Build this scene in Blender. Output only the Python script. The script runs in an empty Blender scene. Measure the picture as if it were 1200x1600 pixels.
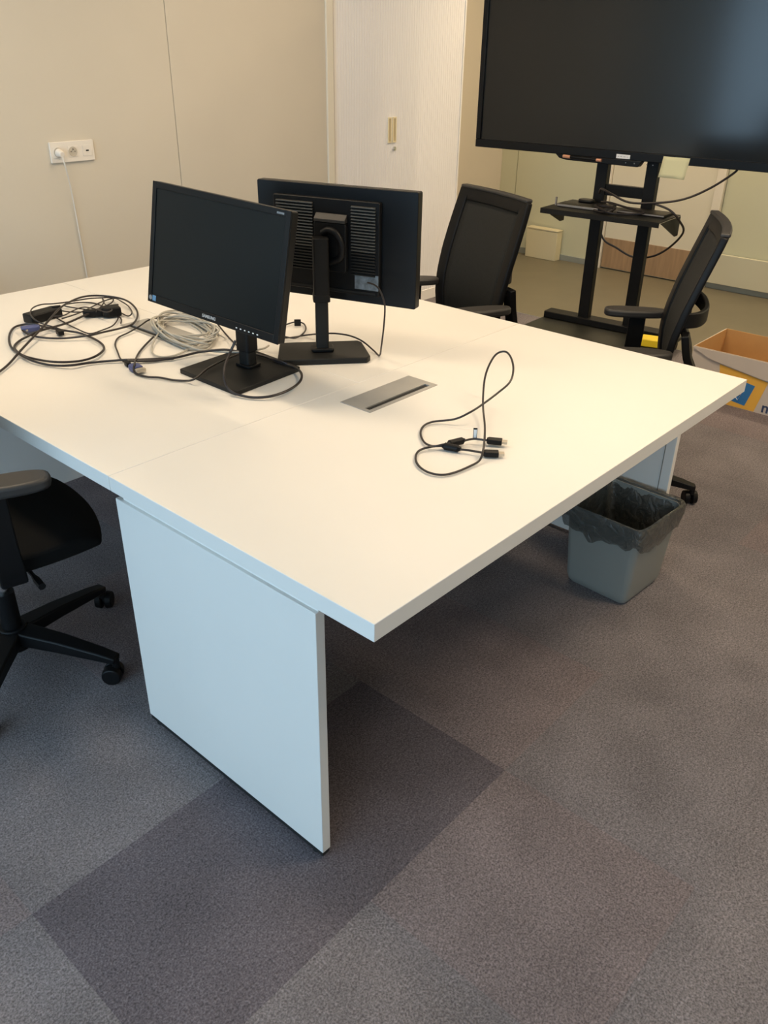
import bpy, bmesh, math, random
from mathutils import Vector, Matrix
R = math.radians
C = bpy.context.scene.collection
S = bpy.context.scene
rnd = random.Random(7)

# ------------------------------------------------------------------ camera
CAM_R = Vector((0.667289, -0.744673, 0.013694))
CAM_U = Vector((0.355782, 0.334856, 0.87252))
CAM_F = Vector((0.654327, 0.577351, -0.488387))
CAM_C = Vector((-0.82589, -0.74609, 1.597))
FPX = 1309.47                                    # focal length in pixels of a 1200 x 1600 frame
cd = bpy.data.cameras.new('camera'); cam = bpy.data.objects.new('camera', cd); C.objects.link(cam)
m3 = Matrix((CAM_R, CAM_U, -CAM_F)).transposed()
cam.matrix_world = Matrix.Translation(CAM_C) @ m3.to_4x4()
cd.sensor_fit = 'VERTICAL'; cd.sensor_height = 36; cd.sensor_width = 27; cd.lens = 36*FPX/1600
cd.clip_start = 0.05; cd.clip_end = 100
S.camera = cam
# ------------------------------------------------------------------ world, exposure
S.view_settings.view_transform = 'Standard'; S.view_settings.look = 'None'
S.view_settings.gamma = 1; S.view_settings.use_curve_mapping = False
S.view_settings.exposure = 0.0
w = bpy.data.worlds.new('sky'); S.world = w; w.use_nodes = True
bg = w.node_tree.nodes['Background']; bg.inputs[0].default_value = (0.50, 0.76, 1.0, 1); bg.inputs[1].default_value = 5.4

def hexc(h):
    h = h.lstrip('#'); o = []
    for i in (0, 2, 4):
        c = int(h[i:i+2], 16)/255
        o.append(c/12.92 if c <= 0.04045 else ((c+0.055)/1.055)**2.4)
    return tuple(o) + (1,)

# ------------------------------------------------------------------ materials
def mat(name, col, rough=0.5, metal=0.0, noise=0.0, nscale=40, bump=0.0, bscale=200, spec=0.5, emit=None, estr=0, coat=0, alpha=1.0, stretch=None):
    m = bpy.data.materials.new(name); m.use_nodes = True
    nt = m.node_tree; b = nt.nodes['Principled BSDF']
    c = hexc(col) if isinstance(col, str) else tuple(col) + (1,)
    b.inputs['Base Color'].default_value = c
    b.inputs['Roughness'].default_value = rough; b.inputs['Metallic'].default_value = metal
    b.inputs['Specular IOR Level'].default_value = spec
    b.inputs['Coat Weight'].default_value = coat
    b.inputs['Alpha'].default_value = alpha
    tc = nt.nodes.new('ShaderNodeTexCoord')
    src = tc.outputs['Object']
    if stretch:
        mp = nt.nodes.new('ShaderNodeMapping'); mp.inputs['Scale'].default_value = stretch
        nt.links.new(src, mp.inputs[0]); src = mp.outputs[0]
    if noise > 0:
        n = nt.nodes.new('ShaderNodeTexNoise'); n.inputs['Scale'].default_value = nscale; n.inputs['Detail'].default_value = 5
        nt.links.new(src, n.inputs['Vector'])
        mx = nt.nodes.new('ShaderNodeMix'); mx.data_type = 'RGBA'
        mx.inputs[6].default_value = tuple(v*(1-noise) for v in c[:3]) + (1,)
        mx.inputs[7].default_value = tuple(min(1, v*(1+noise)) for v in c[:3]) + (1,)
        rp = nt.nodes.new('ShaderNodeMapRange'); rp.inputs[1].default_value = 0.3; rp.inputs[2].default_value = 0.7
        nt.links.new(n.outputs[0], rp.inputs[0]); nt.links.new(rp.outputs[0], mx.inputs[0])
        nt.links.new(mx.outputs[2], b.inputs['Base Color'])
    if bump > 0:
        n2 = nt.nodes.new('ShaderNodeTexNoise'); n2.inputs['Scale'].default_value = bscale; n2.inputs['Detail'].default_value = 3
        bp = nt.nodes.new('ShaderNodeBump'); bp.inputs['Strength'].default_value = bump; bp.inputs['Distance'].default_value = 0.002
        nt.links.new(src, n2.inputs['Vector']); nt.links.new(n2.outputs[0], bp.inputs['Height']); nt.links.new(bp.outputs[0], b.inputs['Normal'])
    if emit:
        b.inputs['Emission Color'].default_value = emit + (1,); b.inputs['Emission Strength'].default_value = estr
    return m

def carpet(name, col, k):
    m = bpy.data.materials.new(name); m.use_nodes = True
    nt = m.node_tree; b = nt.nodes['Principled BSDF']; b.inputs['Roughness'].default_value = 0.95
    b.inputs['Specular IOR Level'].default_value = 0.15
    geo = nt.nodes.new('ShaderNodeNewGeometry')
    c = [v*k for v in hexc(col)[:3]]
    def noise(scale, det):
        n = nt.nodes.new('ShaderNodeTexNoise'); n.inputs['Scale'].default_value = scale; n.inputs['Detail'].default_value = det
        nt.links.new(geo.outputs['Position'], n.inputs['Vector']); return n
    fine = noise(230, 3); mid = noise(110, 3); big = noise(4.5, 4)
    def rng(n, a, d):
        r_ = nt.nodes.new('ShaderNodeMapRange'); r_.inputs[1].default_value = 0.3; r_.inputs[2].default_value = 0.7
        r_.inputs[3].default_value = a; r_.inputs[4].default_value = d
        nt.links.new(n.outputs[0], r_.inputs[0]); return r_
    a1 = rng(fine, 0.55, 1.45); a2 = rng(big, 0.84, 1.16); a3 = rng(mid, 0.80, 1.20)
    mu = nt.nodes.new('ShaderNodeMath'); mu.operation = 'MULTIPLY'
    nt.links.new(a1.outputs[0], mu.inputs[0]); nt.links.new(a2.outputs[0], mu.inputs[1])
    mu2 = nt.nodes.new('ShaderNodeMath'); mu2.operation = 'MULTIPLY'
    nt.links.new(mu.outputs[0], mu2.inputs[0]); nt.links.new(a3.outputs[0], mu2.inputs[1])
    vm = nt.nodes.new('ShaderNodeVectorMath'); vm.operation = 'SCALE'; vm.inputs[0].default_value = c
    nt.links.new(mu2.outputs[0], vm.inputs['Scale']); nt.links.new(vm.outputs[0], b.inputs['Base Color'])
    bp = nt.nodes.new('ShaderNodeBump'); bp.inputs['Strength'].default_value = 0.6; bp.inputs['Distance'].default_value = 0.004
    nt.links.new(fine.outputs[0], bp.inputs['Height']); nt.links.new(bp.outputs[0], b.inputs['Normal'])
    return m

M = {}
M['laminate'] = mat('white_laminate', (0.77, 0.745, 0.70), 0.42, noise=0.015, nscale=3)
M['edge'] = mat('laminate_edge', (0.82, 0.80, 0.76), 0.5, noise=0.02, nscale=10)
M['wall'] = mat('painted_wall', (0.64, 0.585, 0.49), 0.85, noise=0.02, nscale=2, bump=0.05, bscale=300)
M['wallfar'] = mat('painted_wall_far', (0.60, 0.60, 0.44), 0.85, noise=0.02, nscale=2)
M['doorpaint'] = mat('door_paint', (0.74, 0.70, 0.57), 0.7, noise=0.02, nscale=2)
M['joint'] = mat('dark_joint', (0.18, 0.16, 0.13), 0.9)
M['trim'] = mat('cream_trim', (0.80, 0.75, 0.64), 0.5)
M['ceil'] = mat('ceiling_white', (0.78, 0.76, 0.72), 0.9)
M['cab'] = mat('cabinet_cream', (0.88, 0.85, 0.82), 0.5)
M['slat'] = mat('shutter_slat', (0.92, 0.91, 0.93), 0.4)
M['handle'] = mat('shutter_handle_cream', (0.86, 0.76, 0.52), 0.4)
M['handledeep'] = mat('shutter_handle_recess', (0.58, 0.47, 0.28), 0.5)
M['chrome'] = mat('chrome', (0.7, 0.7, 0.7), 0.2, metal=1)
M['alu'] = mat('brushed_aluminium', (0.52, 0.52, 0.52), 0.35, metal=0.75, noise=0.05, nscale=30, stretch=(1, 30, 1))
M['grommet'] = mat('grey_metal_flap', (0.43, 0.42, 0.40), 0.38, metal=0.35, noise=0.04, nscale=20)
M['alubase'] = mat('skirting_aluminium', (0.33, 0.36, 0.34), 0.45, metal=0.3)
M['black'] = mat('black_plastic', (0.0045, 0.0045, 0.005), 0.48, spec=0.22, bump=0.06, bscale=600)
M['blacksoft'] = mat('black_soft_plastic', (0.009, 0.009, 0.0085), 0.55, spec=0.3, bump=0.1, bscale=500)
M['pad'] = mat('armrest_pad_rubber', (0.028, 0.026, 0.025), 0.5, bump=0.1, bscale=400)
M['fabric'] = mat('black_seat_fabric', (0.006, 0.006, 0.006), 0.95, bump=0.5, bscale=900, spec=0.2)
M['brownfab'] = mat('dark_brown_fabric', (0.05, 0.03, 0.025), 0.95, bump=0.5, bscale=900, spec=0.2)
M['darksteel'] = mat('black_powder_steel', (0.005, 0.005, 0.005), 0.5, spec=0.25, bump=0.05, bscale=500)
M['plate'] = mat('stand_base_steel', (0.018, 0.019, 0.015), 0.45, spec=0.4)
M['cable'] = mat('black_cable', (0.018, 0.013, 0.013), 0.42)
M['cablegrey'] = mat('grey_cable', (0.42, 0.40, 0.35), 0.5)
M['cablewhite'] = mat('white_cable', (0.72, 0.68, 0.62), 0.5)
M['blue'] = mat('blue_connector', (0.06, 0.08, 0.22), 0.5)
M['white'] = mat('white_plastic', (0.80, 0.75, 0.68), 0.4)
M['socketpit'] = mat('socket_recess', (0.55, 0.50, 0.42), 0.5)
M['screen'] = mat('matt_screen', (0.008, 0.0095, 0.010), 0.3, spec=0.2)
M['tvscreen'] = mat('tv_glass', (0.014, 0.015, 0.0155), 0.15, spec=0.45)
M['bezel'] = mat('black_bezel', (0.0045, 0.0048, 0.0055), 0.38, spec=0.25)
M['vent'] = mat('vent_rib', (0.05, 0.046, 0.038), 0.35, spec=0.7)  # lighter tone stands in for light caught by the upper ribs
M['print'] = mat('pale_print', (0.22, 0.24, 0.26), 0.5)
M['printwhite'] = mat('white_print', (0.8, 0.8, 0.8), 0.5)
M['brandprint'] = mat('silver_print', (0.45, 0.46, 0.47), 0.4)
M['stickerblue'] = mat('blue_sticker', (0.10, 0.24, 0.42), 0.4)
M['label'] = mat('silver_rating_label', (0.13, 0.16, 0.19), 0.4, noise=0.5, nscale=60)
M['bin'] = mat('grey_bin_plastic', (0.27, 0.275, 0.25), 0.5, bump=0.05)
M['paperpale'] = mat('pale_yellow_paper', (0.72, 0.68, 0.42), 0.8)
M['copper'] = mat('orange_marker_end', (0.75, 0.36, 0.22), 0.35, metal=0.3)
M['wood'] = mat('beech_veneer', (0.36, 0.24, 0.14), 0.5, noise=0.14, nscale=6, stretch=(1, 8, 0.6))
M['lowpanel'] = mat('low_panel_paint', (0.60, 0.58, 0.44), 0.6)
M['creamlow'] = mat('low_box_paint', (0.68, 0.62, 0.42), 0.7)
M['cardin'] = mat('brown_cardboard', (0.50, 0.29, 0.11), 0.85, noise=0.06, nscale=8, bump=0.1, bscale=80)
M['cardout'] = mat('white_printed_cardboard', (0.55, 0.48, 0.42), 0.8, noise=0.03, nscale=8)
M['orange'] = mat('orange_yellow_print', (0.78, 0.42, 0.06), 0.6)
M['boxblue'] = mat('blue_print', (0.03, 0.17, 0.42), 0.6)
M['navy'] = mat('navy_print', (0.03, 0.05, 0.12), 0.6)
M['yellow'] = mat('yellow_packet', (0.85, 0.62, 0.02), 0.5)
M['silver'] = mat('silver_edge', (0.38, 0.35, 0.33), 0.35, metal=0.6)
M['connmetal'] = mat('connector_metal', (0.55, 0.50, 0.42), 0.3, metal=0.8)
M['lampframe'] = mat('lamp_frame_white', (0.8, 0.8, 0.8), 0.4)
M['diffuser'] = mat('lamp_diffuser', (0.9, 0.85, 0.75), 0.6, emit=(1.0, 0.80, 0.55), estr=6)
M['rubber'] = mat('rubber_black', (0.01, 0.01, 0.01), 0.7)
M['carpetA'] = carpet('carpet_grey', '#6f6a6c', 1.12)
M['carpetB'] = carpet('carpet_grey_warm', '#72696a', 1.14)
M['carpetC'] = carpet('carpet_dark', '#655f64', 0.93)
M['slab'] = mat('floor_slab', (0.06, 0.055, 0.055), 0.95)

def bag_mat():
    m = bpy.data.materials.new('thin_black_bag'); m.use_nodes = True; nt = m.node_tree
    b = nt.nodes['Principled BSDF']; b.inputs['Base Color'].default_value = (0.085, 0.085, 0.075, 1)
    b.inputs['Roughness'].default_value = 0.28; b.inputs['Specular IOR Level'].default_value = 0.8
    b.inputs['Alpha'].default_value = 0.82
    n = nt.nodes.new('ShaderNodeTexNoise'); n.inputs['Scale'].default_value = 28; n.inputs['Detail'].default_value = 4
    n.inputs['Distortion'].default_value = 1.2
    tc = nt.nodes.new('ShaderNodeTexCoord'); nt.links.new(tc.outputs['Object'], n.inputs['Vector'])
    bp = nt.nodes.new('ShaderNodeBump'); bp.inputs['Strength'].default_value = 0.9; bp.inputs['Distance'].default_value = 0.012
    nt.links.new(n.outputs[0], bp.inputs['Height']); nt.links.new(bp.outputs[0], b.inputs['Normal'])
    return m
M['bag'] = bag_mat()
def mesh_mat():
    m = bpy.data.materials.new('black_open_mesh'); m.use_nodes = True; nt = m.node_tree
    b = nt.nodes['Principled BSDF']; b.inputs['Base Color'].default_value = (0.007, 0.007, 0.0055, 1)
    b.inputs['Roughness'].default_value = 0.8
    tc = nt.nodes.new('ShaderNodeTexCoord')
    v = nt.nodes.new('ShaderNodeTexVoronoi'); v.inputs['Scale'].default_value = 260
    nt.links.new(tc.outputs['Object'], v.inputs['Vector'])
    r_ = nt.nodes.new('ShaderNodeMapRange'); r_.inputs[1].default_value = 0.18; r_.inputs[2].default_value = 0.24
    r_.inputs[3].default_value = 0.7; r_.inputs[4].default_value = 1.0
    nt.links.new(v.outputs['Distance'], r_.inputs[0]); nt.links.new(r_.outputs[0], b.inputs['Alpha'])
    return m
M['mesh'] = mesh_mat()
def glass_mat():
    m = bpy.data.materials.new('window_glass'); m.use_nodes = True; nt = m.node_tree
    out = nt.nodes['Material Output']; nt.nodes.remove(nt.nodes['Principled BSDF'])
    t = nt.nodes.new('ShaderNodeBsdfTransparent'); g = nt.nodes.new('ShaderNodeBsdfGlossy'); g.inputs['Roughness'].default_value = 0.02
    mx = nt.nodes.new('ShaderNodeMixShader'); mx.inputs[0].default_value = 0.06
    nt.links.new(t.outputs[0], mx.inputs[1]); nt.links.new(g.outputs[0], mx.inputs[2]); nt.links.new(mx.outputs[0], out.inputs[0])
    return m
M['glass'] = glass_mat()

# ------------------------------------------------------------------ mesh helpers
def box(bm, x0, x1, y0, y1, z0, z1, mtx=None):
    vs = [bm.verts.new((x, y, z)) for x in (x0, x1) for y in (y0, y1) for z in (z0, z1)]
    for f in ((0,1,3,2),(4,6,7,5),(0,4,5,1),(2,3,7,6),(0,2,6,4),(1,5,7,3)): bm.faces.new([vs[i] for i in f])
    if mtx is not None:
        for v in vs: v.co = mtx @ v.co
    return vs
def cbox(bm, c, s, mtx=None):
    return box(bm, c[0]-s[0]/2, c[0]+s[0]/2, c[1]-s[1]/2, c[1]+s[1]/2, c[2]-s[2]/2, c[2]+s[2]/2, mtx)
def prism(bm, pts, d0, d1, axis='z', mtx=None):
    """polygon pts (2D) extruded between d0 and d1 along axis"""
    def P(a, b, d):
        return {'z': (a, b, d), 'x': (d, a, b), 'y': (a, d, b)}[axis]
    A = [bm.verts.new(P(a, b, d0)) for a, b in pts]; B = [bm.verts.new(P(a, b, d1)) for a, b in pts]
    n = len(pts)
    try:
        bm.faces.new(A[::-1]); bm.faces.new(B)
    except ValueError: pass
    for i in range(n): bm.faces.new((A[i], A[(i+1) % n], B[(i+1) % n], B[i]))
    if mtx is not None:
        for v in A+B: v.co = mtx @ v.co
def rrect(x0, x1, y0, y1, r, n=5):
    o = []
    for cx, cy, a in ((x1-r, y1-r, 0), (x0+r, y1-r, 90), (x0+r, y0+r, 180), (x1-r, y0+r, 270)):
        for i in range(n+1):
            t = R(a+90*i/n); o.append((cx+r*math.cos(t), cy+r*math.sin(t)))
    return o
def smooth_path(pts, sub=8, closed=False):
    P = [Vector(p) for p in pts]; n = len(P); out = []
    rng_ = range(n if closed else n-1)
    for i in rng_:
        p0 = P[(i-1) % n] if (closed or i > 0) else P[0]
        p1 = P[i]; p2 = P[(i+1) % n]
        p3 = P[(i+2) % n] if (closed or i+2 < n) else P[-1]
        for k in range(sub):
            t = k/sub
            out.append(0.5*((2*p1)+(-p0+p2)*t+(2*p0-5*p1+4*p2-p3)*t*t+(-p0+3*p1-3*p2+p3)*t**3))
    if not closed: out.append(P[-1])
    return out
def tube(bm, pts, r, seg=8, closed=False, caps=True, flat=1.0):
    P = [Vector(p) for p in pts]; n = len(P)
    rad = r if isinstance(r, (list, tuple)) else [r]*n
    rings = []; up = Vector((0, 0, 1)); prev = None
    for i in range(n):
        if closed: t = P[(i+1) % n]-P[i-1]
        else: t = P[min(i+1, n-1)]-P[max(i-1, 0)]
        if t.length < 1e-9: t = Vector((1, 0, 0))
        t.normalize()
        if prev is None:
            a = up.cross(t)
            if a.length < 1e-3: a = Vector((0, 1, 0)).cross(t)
        else: a = prev - t*prev.dot(t)
        a.normalize(); prev = a; b = t.cross(a)
        rings.append([bm.verts.new(P[i]+(a*math.cos(2*math.pi*k/seg)+b*math.sin(2*math.pi*k/seg)*flat)*rad[i]) for k in range(seg)])
    m_ = n if closed else n-1
    for i in range(m_):
        A = rings[i]; B = rings[(i+1) % n]
        for k in range(seg): bm.faces.new((A[k], A[(k+1) % seg], B[(k+1) % seg], B[k]))
    if caps and not closed:
        bm.faces.new(rings[0][::-1]); bm.faces.new(rings[-1])
def cyl(bm, a, b, r, seg=20, r2=None):
    tube(bm, [a, b], [r, r if r2 is None else r2], seg)
def sweep(bm, path, half_w, half_t, side):
    """rectangular-section band: path of points, side = width direction, rounded by caller's bevel"""
    P = [Vector(p) for p in path]; n = len(P); rings = []; side = Vector(side).normalized()
    hw = half_w if isinstance(half_w, (list, tuple)) else [half_w]*n
    ht = half_t if isinstance(half_t, (list, tuple)) else [half_t]*n
    for i in range(n):
        t = (P[min(i+1, n-1)]-P[max(i-1, 0)]).normalized(); nn = t.cross(side).normalized()
        rings.append([bm.verts.new(P[i]+side*a*hw[i]+nn*b*ht[i]) for a, b in ((1,-1),(1,1),(-1,1),(-1,-1))])
    for i in range(n-1):
        for k in range(4): bm.faces.new((rings[i][k], rings[i][(k+1) % 4], rings[i+1][(k+1) % 4], rings[i+1][k]))
    bm.faces.new(rings[0][::-1]); bm.faces.new(rings[-1])
def obj(name, bm, m, parent=None, bevel=0.0, segs=2, smooth=True, sub=0, mtx=None):
    if mtx is not None: bmesh.ops.transform(bm, matrix=mtx, verts=bm.verts)
    bmesh.ops.recalc_face_normals(bm, faces=bm.faces)
    me = bpy.data.meshes.new(name); bm.to_mesh(me); bm.free()
    if smooth:
        for p_ in me.polygons: p_.use_smooth = True
        me.set_sharp_from_angle(angle=R(38))
    ms = m if isinstance(m, (list, tuple)) else [m]
    for q in ms: me.materials.append(q)
    o = bpy.data.objects.new(name, me); C.objects.link(o)
    if parent: o.parent = parent
    if bevel > 0:
        b = o.modifiers.new('bevel', 'BEVEL'); b.width = bevel; b.segments = segs; b.limit_method = 'ANGLE'; b.angle_limit = R(38); b.harden_normals = False
    if sub:
        s_ = o.modifiers.new('sub', 'SUBSURF'); s_.levels = sub; s_.render_levels = sub
    return o
def nb(): return bmesh.new()
def mk(name, m, parent, fn, **k):
    bm = nb(); fn(bm); return obj(name, bm, m, parent, **k)
def bxo(name, m, parent, x0, x1, y0, y1, z0, z1, bevel=0.0, **k):
    bm = nb(); box(bm, x0, x1, y0, y1, z0, z1); return obj(name, bm, m, parent, bevel=bevel, **k)
def thing(name, label, cat, loc=(0,0,0), rz=0.0, group=None):
    o = bpy.data.objects.new(name, None); C.objects.link(o); o.location = loc; o.rotation_euler = (0, 0, rz)
    o.empty_display_size = 0.1
    o['label'] = label; o['category'] = cat
    if group: o['group'] = group
    return o
def tag(o, label, cat, group=None):
    o['label'] = label; o['category'] = cat
    if group: o['group'] = group
    return o
def struct(o): o['kind'] = 'structure'; return o
def dup(root, loc, rz, label, parent=None):
    c = root.copy(); C.objects.link(c); c.location = loc; c.rotation_euler = (0, 0, rz); c['label'] = label
    def rec(a, b):
        for ch in [x for x in list(a.children)]:
            n = ch.copy(); C.objects.link(n); n.parent = b; rec(ch, n)
    rec(root, c); return c
def text(name, body, size, m, parent, mtx, depth=0.0006, bold=False, align='CENTER'):
    cu = bpy.data.curves.new(name, 'FONT'); cu.body = body; cu.size = size; cu.extrude = depth
    cu.align_x = align; cu.align_y = 'CENTER'; cu.resolution_u = 3
    if bold: cu.offset = size*0.02
    t = bpy.data.objects.new(name, cu); C.objects.link(t)
    bpy.context.view_layer.update()
    me = bpy.data.meshes.new_from_object(t); bpy.data.objects.remove(t); bpy.data.curves.remove(cu)
    me.transform(mtx); me.materials.clear(); me.materials.append(m)
    o = bpy.data.objects.new(name, me); C.objects.link(o); o.parent = parent; return o
def basis(o, x, y, z):
    """matrix with columns x, y, z (world directions of local axes) and origin o"""
    return Matrix.Translation(Vector(o)) @ Matrix((Vector(x), Vector(y), Vector(z))).transposed().to_4x4()
def hitz(px, py, z):
    """where the sight line through photo pixel (px, py) meets the level z (used to survey positions on table and floor)"""
    d = CAM_F + CAM_R*((px-600)/FPX) - CAM_U*((py-800)/FPX)
    return CAM_C + d*((z-CAM_C.z)/d.z)

# ================================================================== ROOM
X0, X1, Y0, Y1, YB, ZC = -3.5, 5.65, -3.0, 3.0, 3.67, 2.75
YW = 3.67
floor = struct(bxo('floor', M['slab'], None, X0-0.2, X1+0.2, Y0-0.2, YW+0.2, -0.12, -0.008))
# carpet tiles, 50 cm, joints at ... -0.47, 0.03, 0.53 ...
tile_me = {}
def tile_mesh(key, m, sx=0.4999, sy=0.4999):
    bm = nb(); box(bm, 0, sx, 0, sy, -0.008, 0)
    bmesh.ops.bevel(bm, geom=[e for e in bm.edges if all(abs(v.co.z) < 1e-6 for v in e.verts)], offset=0.0004, segments=1, affect='EDGES')
    me = bpy.data.meshes.new('carpet_tile'); bm.to_mesh(me); bm.free(); me.materials.append(m); tile_me[key] = me
tile_mesh('A', M['carpetA']); tile_mesh('B', M['carpetB']); tile_mesh('C', M['carpetC'])
i0 = int((X0-0.03)/0.5)-1
for i in range(i0, 12):
    for j in range(-7, 8):
        x = 0.03+0.5*i; y = 0.03+0.5*j
        if x < X0-0.3 or x > 4.0 or y < Y0-0.3 or y > YW: continue
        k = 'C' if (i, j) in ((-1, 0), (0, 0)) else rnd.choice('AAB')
        o = bpy.data.objects.new('carpet_tile', tile_me[k]); C.objects.link(o); o.parent = floor; o.location = (x, y, 0)
bxo('vinyl_sheet', mat('beige_vinyl', (0.165, 0.145, 0.098), 0.38, noise=0.05, nscale=5), floor, 4.034, X1, Y0, YW, -0.008, 0)
bxo('edge_strip', M['alubase'], floor, 4.03, 4.034, Y0, YW, -0.008, 0.0008)
struct(bxo('ceiling', M['ceil'], None, X0-0.2, X1+0.2, Y0-0.2, YW+0.2, ZC, ZC+0.15))
# wall behind the camera and to the far right
struct(bxo('wall_near', M['wall'], None, X0-0.2, X1+0.2, Y0-0.2, Y0, 0, ZC))
wf = struct(bxo('wall_far', M['wallfar'], None, X1, X1+0.2, Y0, YW+0.2, 0, ZC))
# window wall (x = X0): sill, head, piers and a ribbon of panes
bm = nb(); box(bm, X0-0.2, X0, Y0-0.2, YW+0.2, 0, 0.42); box(bm, X0-0.2, X0, Y0-0.2, YW+0.2, 2.5, ZC)
box(bm, X0-0.2, X0, Y0-0.2, -2.6, 0.42, 2.5); box(bm, X0-0.2, X0, 2.86, YW+0.2, 0.42, 2.5)
struct(obj('wall_window_side', bm, M['wall'], None))
for n_ in range(4):
    ya = -2.6+n_*1.365; yb = ya+1.365
    bm = nb()
    box(bm, X0-0.14, X0-0.07, ya, ya+0.045, 0.42, 2.5); box(bm, X0-0.14, X0-0.07, yb-0.045, yb, 0.42, 2.5)
    box(bm, X0-0.14, X0-0.07, ya+0.045, yb-0.045, 0.42, 0.47); box(bm, X0-0.14, X0-0.07, ya+0.045, yb-0.045, 2.45, 2.5)
    wn = struct(obj('window_%d' % (n_+1), bm, M['trim'], None))
    bxo('pane', M['glass'], wn, X0-0.108, X0-0.102, ya+0.045, yb-0.045, 0.47, 2.45)
# window daylight is sampled through a portal (no light of its own)
pl = bpy.data.lights.new('window_portal', 'AREA'); pl.shape = 'RECTANGLE'; pl.size = 5.5; pl.size_y = 2.1
pl.cycles.is_portal = True
po = bpy.data.objects.new('window_portal', pl); C.objects.link(po); po.matrix_world = basis((X0-0.03, 0.13, 1.46), (0, 1, 0), (0, 0, 1), (-1, 0, 0))

# wall on the left: boxed-out panels up to the shutter cabinet, then the recess wall
wl = struct(bxo('wall_left', M['joint'], None, X0-0.2, 2.872, Y1+0.02, YW+0.2, 0, ZC))
xs = [2.872, 1.842, 0.64, -0.56, -1.76, -2.96, X0]
for a, b in zip(xs[1:], xs[:-1]):
    bxo('wall_panel', M['wall'], wl, a+0.0015, b-0.0015 if b < 2.8 else b, Y1, Y1+0.02, 0.0, ZC, bevel=0.0008, segs=1)
struct(bxo('wall_back', M['wall'], None, 2.872, X1, YW, YW+0.2, 0, ZC))
struct(bxo('trim_1', M['trim'], None, 2.874, 2.924, Y1-0.012, Y1+0.03, 0, ZC, bevel=0.002))

# ---- far wall furniture of the room
for (ya, yb) in ((3.512, YW), (2.645, 3.505), (Y0, 1.70)):
    bxo('wall_panel', M['wallfar'], wf, X1-0.012, X1, ya, yb, 0.0, ZC, bevel=0.001, segs=1)
bx = struct(bxo('door_1', M['doorpaint'], None, X1-0.03, X1-0.002, 1.775, 2.598, 0.008, 2.2, bevel=0.002))
bxo('kick_plate', M['wood'], bx, X1-0.036, X1-0.03, 1.778, 2.595, 0.012, 0.245, bevel=0.001)
bm = nb(); cyl(bm, (X1-0.03, 1.85, 1.02), (X1-0.08, 1.85, 1.02), 0.01, 12); cyl(bm, (X1-0.08, 1.85, 1.02), (X1-0.08, 1.97, 1.02), 0.009, 12)
obj('door_handle', bm, M['chrome'], bx)
struct(bxo('trim_2', M['trim'], None, X1-0.045, X1-0.002, 2.602, 2.642, 0, 2.24, bevel=0.002))
struct(bxo('trim_3', M['trim'], None, X1-0.045, X1-0.002, 1.705, 1.77, 0, 2.24, bevel=0.002))
struct(bxo('trim_4', M['trim'], None, X1-0.045, X1-0.002, 1.77, 2.602, 2.203, 2.24, bevel=0.002))
struct(bxo('baseboard_far', M['alubase'], None, X1-0.026, X1-0.012, Y0, 1.70, 0.0, 0.045, bevel=0.001))
struct(bxo('baseboard_back', M['alubase'], None, X1-0.026, X1-0.012, 2.645, YW, 0.0, 0.045, bevel=0.001))
lp = bxo('low_wall_panel', M['lowpanel'], None, X1-0.055, X1-0.027, 0.30, 1.698, 0.045, 0.26, bevel=0.002)
tag(lp, 'long low cream panel fixed along the far wall right of the wooden kick plate', 'wall panel')
lb = thing('low_wall_box', 'small cream box standing against the far wall left of the screen stand', 'box', (X1-0.06, 3.14, 0))
bxo('casing', M['creamlow'], lb, -0.05, 0.03, -0.15, 0.15, 0.0, 0.235, bevel=0.004)
bxo('lid', M['creamlow'], lb, -0.053, 0.03, -0.153, 0.153, 0.236, 0.248, bevel=0.003)

# ---- ceiling lamps
def lamp(x, y, i, power, place):
    t = thing('ceiling_lamp', 'recessed warm white ceiling panel lamp ' + place, 'lamp', (x, y, ZC), 0, 'panel lamps in the ceiling')
    bm = nb(); L_, W_ = 0.62, 0.16
    for a in ((-W_, W_, -L_, -L_+0.02), (-W_, W_, L_-0.02, L_), (-W_, -W_+0.02, -L_+0.02, L_-0.02), (W_-0.02, W_, -L_+0.02, L_-0.02)):
        box(bm, a[0], a[1], a[2], a[3], -0.03, 0)
    obj('frame', bm, M['lampframe'], t)
    bxo('diffuser', M['diffuser'], t, -W_+0.02, W_-0.02, -L_+0.02, L_-0.02, -0.02, -0.012)
    l = bpy.data.lights.new('ceiling_lamp_light', 'AREA'); l.shape = 'RECTANGLE'; l.size = 0.28; l.size_y = 1.2
    l.energy = power; l.spread = R(165); l.color = (1.0, 0.775, 0.52)
    lo = bpy.data.objects.new('ceiling_lamp_light', l); C.objects.link(lo); lo.parent = t; lo.location = (0, 0, -0.035)
LAMPS = [(2.2, 1.6, 18, 'between the rear monitor and the screen stand'), (1.5, -0.7, 33, 'over the free end of the table'),
         (4.4, -0.6, 31, 'over the carpet right of the cardboard box'), (0.1, 1.7, 18, 'over the window side of the table, added to brighten that side'),
         (4.75, 2.0, 33, 'behind the big screen, added to light the walls there')]  # window-side and behind-screen lamps are added to brighten table and walls
for i, (x, y, e, pl_) in enumerate(LAMPS): lamp(x, y, i, e, pl_)

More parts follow.
